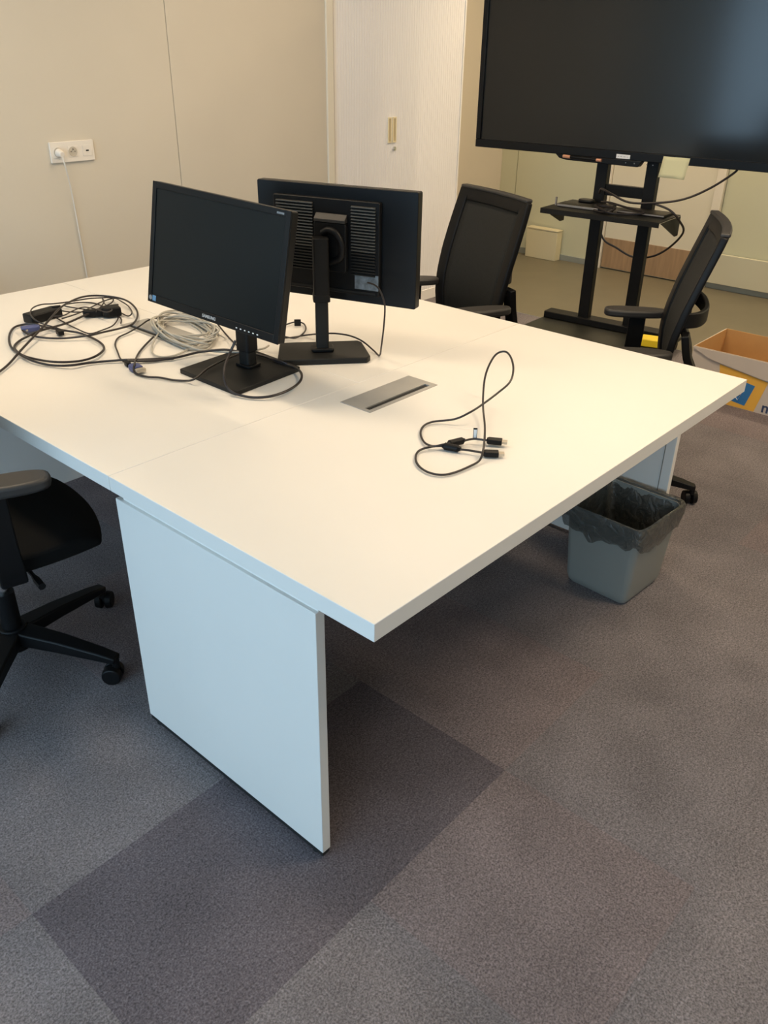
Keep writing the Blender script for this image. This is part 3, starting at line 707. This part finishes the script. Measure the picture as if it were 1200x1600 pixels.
lf_ = obj('label_flag', bm, M['black'], k11, mtx=basis(c_, (0.67, -0.745, 0), (0.745, 0.67, 0), (0, 0, 1)))
bm = nb(); box(bm, -0.0036, 0.0036, -0.0009, -0.0005, 0.003, 0.024)
obj('label_print', bm, M['printwhite'], lf_, mtx=basis(c_, (0.67, -0.745, 0), (0.745, 0.67, 0), (0, 0, 1)))

# ================================================================== WALL SOCKET
sk = thing('wall_socket', 'white three-gang wall socket plate on the left wall above the table end', 'socket', (1.269, Y1, 1.155))
bm = nb(); prism(bm, rrect(-0.107, 0.107, -0.043, 0.043, 0.004), -0.010, -0.0, 'y'); obj('frame', bm, M['white'], sk, bevel=0.002)
for i, cx in enumerate((-0.0715, 0.0, 0.0715)):
    bm = nb(); box(bm, cx-0.0225, cx+0.0225, -0.0118, -0.0102, -0.0225, 0.0225)
    g = obj('insert', bm, M['white'], sk, bevel=0.0006)
    if i < 2:
        bm = nb(); tube(bm, [(cx+0.019*math.cos(a), -0.0122, 0.019*math.sin(a)) for a in [2*math.pi*k/28 for k in range(28)]], 0.0015, 6, closed=True)
        obj('ring', bm, M['socketpit'], g)
        bm = nb(); cyl(bm, (cx, -0.0119, 0), (cx, -0.0123, 0), 0.0185, 28); obj('recess', bm, M['socketpit'], g)
        bm = nb()
        for dx in (-0.0095, 0.0095): cyl(bm, (cx+dx, -0.0124, 0), (cx+dx, -0.0128, 0), 0.0028, 10)
        cyl(bm, (cx, -0.0124, 0.010), (cx, -0.020, 0.010), 0.0024, 10); obj('pin_holes', bm, M['joint'], g)
    else:
        bm = nb(); box(bm, cx-0.007, cx+0.007, -0.0125, -0.0118, -0.003, 0.003); obj('usb_port', bm, M['rubber'], g)
cw = thing('white_cord', 'thin white cord plugged into the wall socket and hanging behind the table', 'cable', (0, 0, 0))
bm = nb(); cyl(bm, (1.198, 2.986, 1.155), (1.198, 2.955, 1.15), 0.0185, 20, 0.012); obj('plug', bm, M['white'], cw, bevel=0.002)
bm = nb(); tube(bm, smooth_path([(1.198, 2.96, 1.145), (1.203, 2.955, 1.10), (1.222, 2.975, 1.03), (1.235, 2.99, 0.93), (1.240, 2.992, 0.80), (1.245, 2.992, 0.55), (1.24, 2.992, 0.25), (1.25, 2.985, 0.02)], 6), 0.003, 8)
obj('cord', bm, M['cablewhite'], cw)

# ================================================================== OFFICE CHAIRS
def make_chair(label, loc, rz, toe=(0, 0), base_rot=12.0, arm_z=0.67):
    """task chair facing local +x, origin on the floor under the gas column"""
    t = thing('office_chair', label, 'chair', loc, rz, 'black mesh office chairs around the table')
    # star base: legs + casters
    bm = nb(); cyl(bm, (0, 0, 0.065), (0, 0, 0.135), 0.045, 24, 0.038); obj('hub', bm, M['black'], t, bevel=0.003)
    for k in range(5):
        a = R(base_rot+72*k); ca, sa = math.cos(a), math.sin(a)
        bm = nb(); sweep(bm, [(0.03*ca, 0.03*sa, 0.108), (0.15*ca, 0.15*sa, 0.100), (0.27*ca, 0.27*sa, 0.086), (0.322*ca, 0.322*sa, 0.078)], [0.030, 0.025, 0.020, 0.017], [0.022, 0.019, 0.014, 0.010], (-sa, ca, 0))
        lg = obj('base_leg', bm, M['black'], t, bevel=0.005)
        # twin wheel caster
        cr = a+R(35+40*k); u_ = Vector((math.cos(cr), math.sin(cr), 0)); v_ = Vector((-u_.y, u_.x, 0)); c = Vector((0.315*ca, 0.315*sa, 0))+u_*0.012
        bm = nb()
        for s_ in (-1, 1):
            cyl(bm, c+v_*(0.006*s_)+Vector((0, 0, 0.029)), c+v_*(0.026*s_)+Vector((0, 0, 0.029)), 0.029, 20, 0.026)
        cyl(bm, c-v_*0.006+Vector((0, 0, 0.029)), c+v_*0.006+Vector((0, 0, 0.029)), 0.012, 10)
        cyl(bm, Vector((0.315*ca, 0.315*sa, 0.045)), Vector((0.315*ca, 0.315*sa, 0.085)), 0.011, 12)
        obj('caster', bm, M['black'], lg, bevel=0.003)
    bm = nb(); cyl(bm, (0, 0, 0.13), (0, 0, 0.25), 0.027, 24); obj('column_cover', bm, M['black'], t)
    bm = nb(); cyl(bm, (0, 0, 0.25), (0, 0, 0.39), 0.014, 20); obj('gas_column', bm, M['chrome'], t)
    bm = nb(); prism(bm, [(-0.16, 0.385), (0.10, 0.375), (0.12, 0.415), (-0.17, 0.425)], -0.075, 0.075, 'y'); obj('tilt_mechanism', bm, M['black'], t, bevel=0.008)
    bm = nb(); tube(bm, smooth_path([(0.04, -0.07, 0.40), (0.05, -0.15, 0.39), (0.06, -0.25, 0.385)], 5), [0.006]*8+[0.010]*3, 8); obj('tilt_lever', bm, M['black'], t)
    # seat: crowned cushion with rolled front
    bm = nb(); nx, ny = 12, 12; g = {}
    def seat_pt(i, j, top):
        u_, v_ = i/nx*2-1, j/ny*2-1
        x = 0.25*u_*math.sqrt(max(0, 1-0.28*v_*v_)); y = 0.245*v_*math.sqrt(max(0, 1-0.22*u_*u_))
        e_ = max(abs(u_), abs(v_)); z = 0.492-0.028*max(0, u_-0.5)**2*4-0.02*(1-v_*v_)*(1-u_*u_)-0.012*e_**8
        return (x+0.02, y, z if top else 0.432+0.0*e_-0.02*(0))
    for top in (True, False):
        for i in range(nx+1):
            for j in range(ny+1): g[(i, j, top)] = bm.verts.new(seat_pt(i, j, top))
        for i in range(nx):
            for j in range(ny): bm.faces.new((g[(i,j,top)], g[(i+1,j,top)], g[(i+1,j+1,top)], g[(i,j+1,top)]))
    rim = [(i, 0) for i in range(nx)]+[(nx, j) for j in range(ny)]+[(i, ny) for i in range(nx, 0, -1)]+[(0, j) for j in range(ny, 0, -1)]
    for a, b in zip(rim, rim[1:]+rim[:1]): bm.faces.new((g[(*a,True)], g[(*b,True)], g[(*b,False)], g[(*a,False)]))
    obj('seat', bm, M['fabric'], t, bevel=0.012, segs=3)
    bm = nb(); prism(bm, rrect(-0.20, 0.23, -0.20, 0.20, 0.06), 0.418, 0.432, 'z'); obj('seat_pan', bm, M['black'], t, bevel=0.003)
    # backrest: profile x(z), tipped back above the lumbar curve
    prof = [(-0.125, 0.49), (-0.112, 0.56), (-0.108, 0.64), (-0.118, 0.72), (-0.142, 0.82), (-0.176, 0.93), (-0.208, 1.03), (-0.225, 1.09)]
    def bx_(z):
        for (xa, za), (xb, zb) in zip(prof, prof[1:]):
            if z <= zb: return xa+(xb-xa)*(z-za)/(zb-za)
        return prof[-1][0]
    ZB0, ZB1 = 0.50, 1.065
    def hw_(z):
        u_ = (z-ZB0)/(ZB1-ZB0)
        return 0.212+0.038*math.sin(math.pi*min(1, max(0, u_*0.62+0.12)))
    def curve(v_, z): return bx_(z)-0.022*(1-v_*v_)
    # broad flat border all round, mesh stretched inside
    nv, nz = 14, 22; bd = 0.055
    def grid(bm, v0, v1, z0, z1, dx, nv_, nz_):
        rows = []
        for a_ in range(nz_+1):
            z = z0+(z1-z0)*a_/nz_; rows.append([])
            for b_ in range(nv_+1):
                v_ = v0+(v1-v0)*b_/nv_; rows[-1].append(bm.verts.new((curve(v_, z)+dx, v_*hw_(z), z)))
        for p_, q_ in zip(rows, rows[1:]):
            for k in range(nv_): bm.faces.new((p_[k], p_[k+1], q_[k+1], q_[k]))
    bm = nb(); iv = 0.77
    grid(bm, -1, -iv, ZB0, ZB1, 0, 2, nz); grid(bm, iv, 1, ZB0, ZB1, 0, 2, nz)
    grid(bm, -iv, iv, ZB1-0.05, ZB1, 0, 10, 2); grid(bm, -iv, iv, ZB0, ZB0+0.05, 0, 10, 2)
    bmesh.ops.remove_doubles(bm, verts=bm.verts, dist=0.0008)
    fo = obj('back_frame', bm, M['black'], t); sm = fo.modifiers.new('solid', 'SOLIDIFY'); sm.thickness = 0.026; sm.offset = 0
    bv = fo.modifiers.new('bevel', 'BEVEL'); bv.width = 0.007; bv.segments = 3; bv.limit_method = 'ANGLE'; bv.angle_limit = R(50)
    bm = nb(); grid(bm, -iv-0.03, iv+0.03, ZB0+0.04, ZB1-0.04, 0.006, 10, 16)
    mo = obj('mesh_back', bm, M['mesh'], t); sm = mo.modifiers.new('solid', 'SOLIDIFY'); sm.thickness = 0.003
    bm = nb(); sweep(bm, [(curve(v_, 0.80)-0.012, v_*hw_(0.80), 0.80) for v_ in (-0.9, -0.6, -0.3, 0, 0.3, 0.6, 0.9)], 0.022, 0.006, (0, 0, 1)); obj('lumbar_bar', bm, M['black'], t, bevel=0.003)
    bm = nb(); sweep(bm, [(curve(v_, ZB1)+0.0, v_*hw_(ZB1), ZB1+0.004) for v_ in (-0.97, -0.6, -0.3, 0, 0.3, 0.6, 0.97)], 0.016, 0.007, (1, 0, 0)); obj('top_strip', bm, M['pad'], t, bevel=0.005)
    # supports and lumbar loop behind the mesh
    for s_ in (-1, 1):
        bm = nb(); sweep(bm, smooth_path([(-0.08, 0.04*s_, 0.415), (-0.16, 0.08*s_, 0.43), (-0.215, 0.14*s_, 0.49), (-0.215, 0.19*s_, 0.57), (-0.175, 0.225*s_, 0.66), (-0.155, 0.238*s_, 0.74)], 4), 0.032, 0.013, (0.1, 1, 0.0)); obj('back_support', bm, M['black'], t, bevel=0.004)
    lo = smooth_path([(-0.130, -0.228, 0.785), (-0.16, -0.218, 0.782), (-0.195, -0.175, 0.778), (-0.222, -0.09, 0.775), (-0.228, 0, 0.775), (-0.222, 0.09, 0.775), (-0.195, 0.175, 0.778), (-0.16, 0.218, 0.782), (-0.130, 0.228, 0.785)], 5)
    bm = nb(); sweep(bm, lo, 0.026, 0.009, (0, 0, 1)); obj('lumbar_loop', bm, M['black'], t, bevel=0.004)
    # armrests
    for s_, tt in ((-1, toe[0]), (1, toe[1])):
        y_ = 0.275*s_
        bm = nb(); sweep(bm, smooth_path([(0.0, 0.16*s_, 0.415), (0.0, 0.24*s_, 0.42), (-0.005, 0.272*s_, 0.46), (-0.01, 0.275*s_, 0.56), (-0.01, 0.272*s_, arm_z-0.028)], 4), 0.032, 0.013, (1, 0, 0)); ap = obj('armrest', bm, M['black'], t, bevel=0.005)
        out = []
        for k in range(28):
            a = 2*math.pi*k/28; c_, s2 = math.cos(a), math.sin(a)
            out.append((0.125*math.copysign(abs(c_)**0.75, c_), (0.043+0.006*c_)*math.copysign(abs(s2)**0.75, s2)))
        mt = Matrix.Translation((0.0, y_, arm_z)) @ Matrix.Rotation(R(tt), 4, 'Z')
        bm = nb(); prism(bm, out, -0.030, 0.0, 'z'); obj('arm_pad', bm, M['pad'], ap, bevel=0.009, segs=3, mtx=mt)
    return t
chA = make_chair('black mesh office chair standing between the rear monitor and the screen stand', (1.97, 1.40, 0), R(160), (-20, -10), 30, 0.69)
chB = make_chair('black mesh office chair seen from the side, beside the cardboard box', (2.10, 0.592, 0), R(117), (8, 8), 27, 0.68)
chC = make_chair('black mesh office chair at the left picture edge beside the near leg panel', (-0.085, 1.315, 0), R(-13), (-10, 0), 23, 0.71)

# chair with a dark brown rounded back beyond the far end of the table
t = thing('visitor_chair', 'chair with a rounded dark brown fabric back beyond the far end of the table', 'chair', (0.50, 2.72, 0), R(-90))
bm = nb(); prism(bm, rrect(-0.2, 0.24, -0.22, 0.22, 0.08), 0.40, 0.46, 'z'); obj('seat', bm, M['brownfab'], t, bevel=0.02, segs=3)
bm = nb(); prism(bm, rrect(-0.21, 0.21, 0.46, 0.752, 0.10, 8), -0.235, -0.205, 'x'); obj('backrest', bm, M['brownfab'], t, bevel=0.012, segs=3)
for sx in (-1, 1):
    for sy in (-1, 1):
        bm = nb(); cyl(bm, (0.17*sx, 0.17*sy, 0.41), (0.21*sx, 0.2*sy, 0.0), 0.014, 12, 0.010); obj('leg', bm, M['darksteel'], t)

# ================================================================== SCREEN ON STAND
TVX, TVY, TVR = 3.78, 1.60, R(4.7)
tv = thing('display_screen', 'very large black wall-sized display screen with a dark reflecting surface', 'screen', (TVX, TVY, 0), TVR)
hw, zb, zt = 0.95, 1.052, 2.18
bm = nb(); prism(bm, rrect(-hw, hw, zb, zt, 0.006), 0.012, 0.075, 'x'); h = obj('housing', bm, M['bezel'], tv, bevel=0.003)
bm = nb(); bw = 0.032
for a in ((-hw, hw, zb, zb+bw+0.012), (-hw, hw, zt-bw, zt), (-hw, -hw+bw, zb+bw+0.012, zt-bw), (hw-bw, hw, zb+bw+0.012, zt-bw)): box(bm, -0.008, 0.0118, *a)
obj('bezel', bm, M['bezel'], tv, bevel=0.003)
bm = nb(); box(bm, 0.004, 0.0115, -hw+bw, hw-bw, zb+bw+0.012, zt-bw); obj('screen_glass', bm, M['tvscreen'], tv)
# pen tray / control strip below the bezel (local y: left in the picture is +y)
bm = nb(); prism(bm, [(0.40, zb+0.002), (0.375, zb-0.018), (0.33, zb-0.026), (-0.10, zb-0.030), (-0.12, zb+0.002)], -0.022, 0.03, 'x'); obj('pen_tray', bm, M['bezel'], tv, bevel=0.003)
ly = 0.0
bm = nb(); box(bm, -0.0092, -0.008, -0.045, 0.035, zb+0.006, zb+0.027); lbp = obj('sticker', bm, M['printwhite'], tv)
bm = nb()
for a_, b_ in ((-0.033, -0.026), (-0.020, -0.006), (0.000, 0.012), (0.018, 0.026)): box(bm, -0.0096, -0.0092, a_, b_, zb+0.014, zb+0.018)
obj('sticker_print', bm, M['alu'], lbp)
bm = nb()
for y_ in (0.02, -0.03, -0.10, -0.135): cyl(bm, (-0.022, y_-0.05, zb-0.012), (-0.0235, y_-0.05, zb-0.012), 0.003, 8)
obj('control_marks', bm, M['print'], tv)
# marker pen lying in the tray
mp = thing('marker_pen', 'dark marker pen with orange ends in the tray under the big screen', 'pen', (TVX, TVY, 0), TVR)
bm = nb(); cyl(bm, (-0.030, 0.30, zb-0.006), (-0.030, 0.14, zb-0.010), 0.009, 14); obj('barrel', bm, M['bezel'], mp)
bm = nb(); cyl(bm, (-0.030, 0.345, zb-0.006), (-0.030, 0.30, zb-0.0065), 0.0095, 14); obj('cap', bm, M['copper'], mp)
bm = nb(); cyl(bm, (-0.030, 0.14, zb-0.010), (-0.030, 0.11, zb-0.0105), 0.0085, 14); obj('cap', bm, M['copper'], mp)
# note paper hanging from the bezel
sn = thing('sticky_note', 'pale yellow sticky note hanging from the lower edge of the big screen', 'note', (TVX, TVY, 0), TVR)
bm = nb(); rows = []
for i in range(6):
    z = zb+0.036-i*0.021; x = -0.0105-0.0012*i*i*0.25
    rows.append([bm.verts.new((x-0.004*abs(k-3)/6*(i/5)-(0.010 if (i == 5 and k == 5) else 0), -0.232-0.024*k+0.002*i, z)) for k in range(7)])
for a, b in zip(rows, rows[1:]):
    for k in range(6): bm.faces.new((a[k], a[k+1], b[k+1], b[k]))
o = obj('paper', bm, M['paperpale'], sn); sm = o.modifiers.new('s', 'SOLIDIFY'); sm.thickness = 0.0006

st = thing('screen_stand', 'black wheeled steel stand with two posts and a shelf carrying the big screen', 'stand', (TVX, TVY, 0), TVR)
for y_ in (0.147, -0.147): bxo('post', M['darksteel'], st, 0.078, 0.128, y_-0.034, y_+0.034, 0.07, 1.75, bevel=0.003)
bxo('crossbar', M['darksteel'], st, 0.085, 0.12, -0.113, 0.113, 0.845, 0.905, bevel=0.002)
bxo('crossbar', M['darksteel'], st, 0.085, 0.12, -0.113, 0.113, 1.55, 1.61, bevel=0.002)
bxo('mount_rail', M['darksteel'], st, 0.0755, 0.078, -0.35, 0.35, 1.35, 1.43)
bxo('base_bar', M['darksteel'], st, 0.05, 0.15, -0.40, 0.40, 0.085, 0.125, bevel=0.004)
bm = nb(); prism(bm, [(-0.30, -0.46), (-0.32, -0.40), (-0.32, 0.36), (-0.28, 0.42), (0.24, 0.40), (0.24, -0.44)], 0.062, 0.084, 'z'); obj('base_plate', bm, M['plate'], st, bevel=0.003)
for a, b in ((-0.27, -0.42), (-0.27, 0.37), (0.20, -0.40), (0.20, 0.36)):
    bm = nb()
    for s_ in (-1, 1): cyl(bm, (a, b+0.006*s_, 0.027), (a, b+0.022*s_, 0.027), 0.027, 18)
    cyl(bm, (a, b, 0.03), (a, b, 0.062), 0.01, 12); obj('caster', bm, M['black'], st, bevel=0.002)
# shelf
SZ = 0.79
bm = nb(); box(bm, -0.24, 0.078, -0.35, 0.35, SZ-0.006, SZ); box(bm, -0.24, -0.236, -0.35, 0.35, SZ-0.028, SZ-0.006); obj('shelf', bm, M['blacksoft'], st, bevel=0.001)
for y_ in (-0.352, 0.348):
    bm = nb(); prism(bm, [(-0.22, SZ-0.008), (0.078, SZ-0.008), (0.078, SZ-0.11), (0.03, SZ-0.11)], y_, y_+0.004, 'y'); obj('shelf_bracket', bm, M['darksteel'], st)
# things on the shelf
kb = thing('laptop_tray', 'thin dark tray with a silver front edge lying on the left of the stand shelf', 'tray', (TVX, TVY, 0), TVR)
bm = nb(); box(bm, -0.13, 0.06, 0.02, 0.30, SZ, SZ+0.016); obj('body', bm, M['black'], kb, bevel=0.002)
bm = nb(); box(bm, -0.134, -0.13, 0.02, 0.30, SZ+0.003, SZ+0.015); obj('front_edge', bm, M['silver'], kb, bevel=0.001)
bm = nb(); prism(bm, rrect(-0.02, 0.05, 0.14, 0.235, 0.03), SZ+0.016, SZ+0.034, 'z'); o = obj('small_device', bm, M['blacksoft'], None, bevel=0.008, segs=3); o.location = (TVX, TVY, 0); o.rotation_euler = (0, 0, TVR)
tag(o, 'small dark rounded device lying on the tray on the stand shelf', 'device')
pn = thing('pen', 'slim dark pen standing at the left end of the stand shelf', 'pen', (TVX, TVY, 0), TVR)
bm = nb(); cyl(bm, (-0.10, 0.325, SZ), (-0.10, 0.325, SZ+0.045), 0.006, 12); obj('barrel', bm, M['silver'], pn)
k2b = thing('keyboard', 'slim dark keyboard with a silver edge lying on the right of the stand shelf', 'keyboard', (TVX, TVY, 0), TVR)
bm = nb(); box(bm, -0.10, 0.05, -0.32, -0.05, SZ, SZ+0.014); obj('body', bm, M['black'], k2b, bevel=0.002)
bm = nb(); box(bm, -0.104, -0.10, -0.32, -0.05, SZ+0.006, SZ+0.013); obj('front_edge', bm, M['silver'], k2b)
tg = thing('power_strip_lead', 'tangled black lead lying in the middle of the stand shelf', 'cable', (TVX, TVY, 0), TVR)
bm = nb(); tube(bm, smooth_path([(-0.16, 0.06, SZ+0.008), (-0.19, -0.02, SZ+0.01), (-0.15, -0.06, SZ+0.03), (-0.13, 0.02, SZ+0.03), (-0.17, 0.05, SZ+0.035), (-0.20, -0.05, SZ+0.012), (-0.16, -0.14, SZ+0.01), (-0.13, -0.22, SZ+0.022), (-0.10, -0.12, SZ+0.03), (-0.05, 0.02, SZ+0.04), (0.0, 0.09, SZ+0.03)], 6), 0.006, 8)
obj('cord', bm, M['cable'], tg)
bm = nb(); cyl(bm, (-0.17, 0.03, SZ+0.014), (-0.15, -0.05, SZ+0.02), 0.013, 12); obj('plug', bm, M['black'], tg)
# screen power cable looping to the shelf and behind the posts
sc = thing('screen_cable', 'black cable dropping from the big screen to the shelf and round the posts', 'cable', (TVX, TVY, 0), TVR)
bm = nb(); tube(bm, smooth_path([(0.03, -0.62, 1.06), (0.03, -0.60, 1.03), (0.02, -0.50, 0.95), (0.0, -0.38, 0.885), (-0.03, -0.25, 0.855), (-0.06, -0.10, 0.845), (-0.04, 0.02, 0.875), (0.0, 0.10, 0.89), (0.05, 0.13, 0.86)], 6), 0.006, 8)
tube(bm, smooth_path([(-0.03, -0.22, 0.85), (-0.03, -0.32, 0.825), (0.0, -0.375, 0.77), (0.08, -0.38, 0.70), (0.14, -0.30, 0.60), (0.16, -0.20, 0.53), (0.165, -0.08, 0.51), (0.16, 0.03, 0.55), (0.15, 0.10, 0.58), (0.14, 0.14, 0.64)], 6), 0.006, 8)
obj('cord', bm, M['cable'], sc)
yp = bxo('yellow_packet', M['yellow'], None, -0.05, 0.05, -0.06, 0.06, 0, 0.045, bevel=0.006); yp.location = (3.74, 1.235, 0.086); yp.rotation_euler = (0, 0, 0.3)
tag(yp, 'small bright yellow packet on the base of the screen stand', 'packet')

# ================================================================== WASTE BIN
wb = thing('waste_bin', 'grey square waste bin under the right edge of the table with a dark bag liner', 'bin', (1.495, 0.255, 0), R(-3))
def ringpts(hx, hy, r, z, n=6): return [(x, y, z) for x, y in rrect(-hx, hx, -hy, hy, r, n)]
def loft(bm, rings, close_first=False, close_last=False):
    V = [[bm.verts.new(q) for q in rg] for rg in rings]
    for a, b in zip(V, V[1:]):
        n_ = len(a)
        for i in range(n_): bm.faces.new((a[i], a[(i+1) % n_], b[(i+1) % n_], b[i]))
    if close_first: bm.faces.new(V[0][::-1])
    if close_last: bm.faces.new(V[-1])
    return V
bm = nb()
loft(bm, [ringpts(0.104, 0.104, 0.02, 0.0), ringpts(0.112, 0.112, 0.022, 0.010), ringpts(0.117, 0.117, 0.022, 0.03), ringpts(0.134, 0.134, 0.026, 0.288), ringpts(0.141, 0.141, 0.028, 0.291), ringpts(0.141, 0.141, 0.028, 0.298), ringpts(0.132, 0.132, 0.025, 0.298), ringpts(0.112, 0.112, 0.02, 0.03)], True, True)
obj('body', bm, M['bin'], wb)
bm = nb(); rb_ = random.Random(5)
def wob(pts, amt, zamt, seed):
    r_ = random.Random(seed); ph = [r_.uniform(0, 6.28) for _ in range(6)]; o = []; n_ = len(pts)
    for i, (x, y, z) in enumerate(pts):
        t_ = 2*math.pi*i/n_; s_ = amt*(math.sin(5*t_+ph[0])+0.7*math.sin(9*t_+ph[1])+0.6*math.sin(17*t_+ph[2]))
        l_ = math.hypot(x, y); o.append((x*(1+s_/l_), y*(1+s_/l_), z+zamt*(math.sin(4*t_+ph[3])+0.6*math.sin(11*t_+ph[4])+0.5*math.sin(19*t_+ph[5]))))
    return o
def dens(hx, r, z): # denser ring, also along the straight sides
    base = rrect(-hx, hx, -hx, hx, r, 5); out = []
    n_ = len(base)
    for i in range(n_):
        a = Vector(base[i]); b = Vector(base[(i+1) % n_]); k = max(1, int((b-a).length/0.012))
        if (b-a).length > 0.05: k = 16
        else: k = 1
        for j in range(k):
            q = a+(b-a)*j/k; out.append((q.x, q.y, z))
    return out
rings = [wob(dens(0.144, 0.03, 0.222), 0.003, 0.011, 1), wob(dens(0.148, 0.03, 0.243), 0.0022, 0.007, 2), wob(dens(0.147, 0.03, 0.272), 0.0016, 0.002, 3), wob(dens(0.149, 0.032, 0.298), 0.001, 0.001, 4),
         wob(dens(0.146, 0.030, 0.307), 0.001, 0.001, 5), wob(dens(0.137, 0.028, 0.305), 0.0012, 0.001, 6), wob(dens(0.124, 0.026, 0.265), 0.004, 0.004, 7), wob(dens(0.112, 0.026, 0.19), 0.006, 0.006, 8), wob(dens(0.098, 0.026, 0.10), 0.006, 0.006, 9), wob(dens(0.085, 0.03, 0.05), 0.003, 0.002, 10)]
loft(bm, rings, False, True)
obj('bag_liner', bm, M['bag'], wb)

# ================================================================== CARDBOARD BOX
cx_ = thing('cardboard_box', 'open cardboard box, white outside and brown inside, on the carpet at the right', 'box', (3.357, 0.84, 0), 0)
BH = 0.262; BL = 0.62; BD = 0.42
def wallbox(name, m, x0, x1, y0, y1, z0, z1): return bxo(name, m, cx_, x0, x1, y0, y1, z0, z1)
fr = wallbox('front_side', M['cardout'], 0, 0.004, -BL, 0, 0.0, BH)
wallbox('inner_front', M['cardin'], 0.0042, 0.006, -BL+0.004, -0.004, 0.004, BH)
wallbox('left_side', M['cardout'], 0.004, BD, -0.004, 0, 0.0, BH)
wallbox('inner_left', M['cardin'], 0.006, BD-0.004, -0.006, -0.0042, 0.004, BH)
wallbox('right_side', M['cardin'], 0.006, BD-0.004, -BL, -BL+0.004, 0.0, BH)
wallbox('back_side', M['cardin'], BD-0.004, BD, -BL, 0, 0.0, BH)
wallbox('bottom', M['cardin'], 0.006, BD-0.004, -BL+0.004, -0.006, 0.0, 0.004)
# outer flap folded down over the front, shorter on the left
bm = nb(); prism(bm, [(0.0, BH), (-0.30, BH-0.0), (-BL, BH), (-BL, BH-0.10), (-0.37, BH-0.085), (-0.10, BH-0.045), (-0.004, BH-0.006)], -0.012, -0.009, 'x')
fl = obj('front_flap', bm, M['cardout'], cx_)
# printed label: orange field, blue square with white ring, letters
bm = nb(); prism(bm, [(-0.15, 0.20), (-0.402, 0.165), (-0.365, 0.002), (-0.19, 0.002)], -0.0012, -0.0002, 'x'); lab = obj('printed_label', bm, M['orange'], fr)
bm = nb(); prism(bm, [(-0.245, 0.148), (-0.345, 0.132), (-0.315, 0.020), (-0.215, 0.033)], -0.0022, -0.0014, 'x'); obj('blue_patch', bm, M['boxblue'], fr)
bm = nb(); tube(bm, [(-0.003, -0.272+0.021*math.cos(a), 0.062+0.021*math.sin(a)) for a in [2*math.pi*k/3+0.3 for k in range(3)]], 0.006, 6, closed=True, flat=0.2); obj('recycle_mark', bm, M['printwhite'], fr)
text('box_lettering', 'ni', 0.075, M['navy'], fr, basis((-0.001, -0.425, 0.034), (0, -1, 0), (0, 0, 1), (-1, 0, 0)), depth=0.0004, bold=True, align='CENTER')
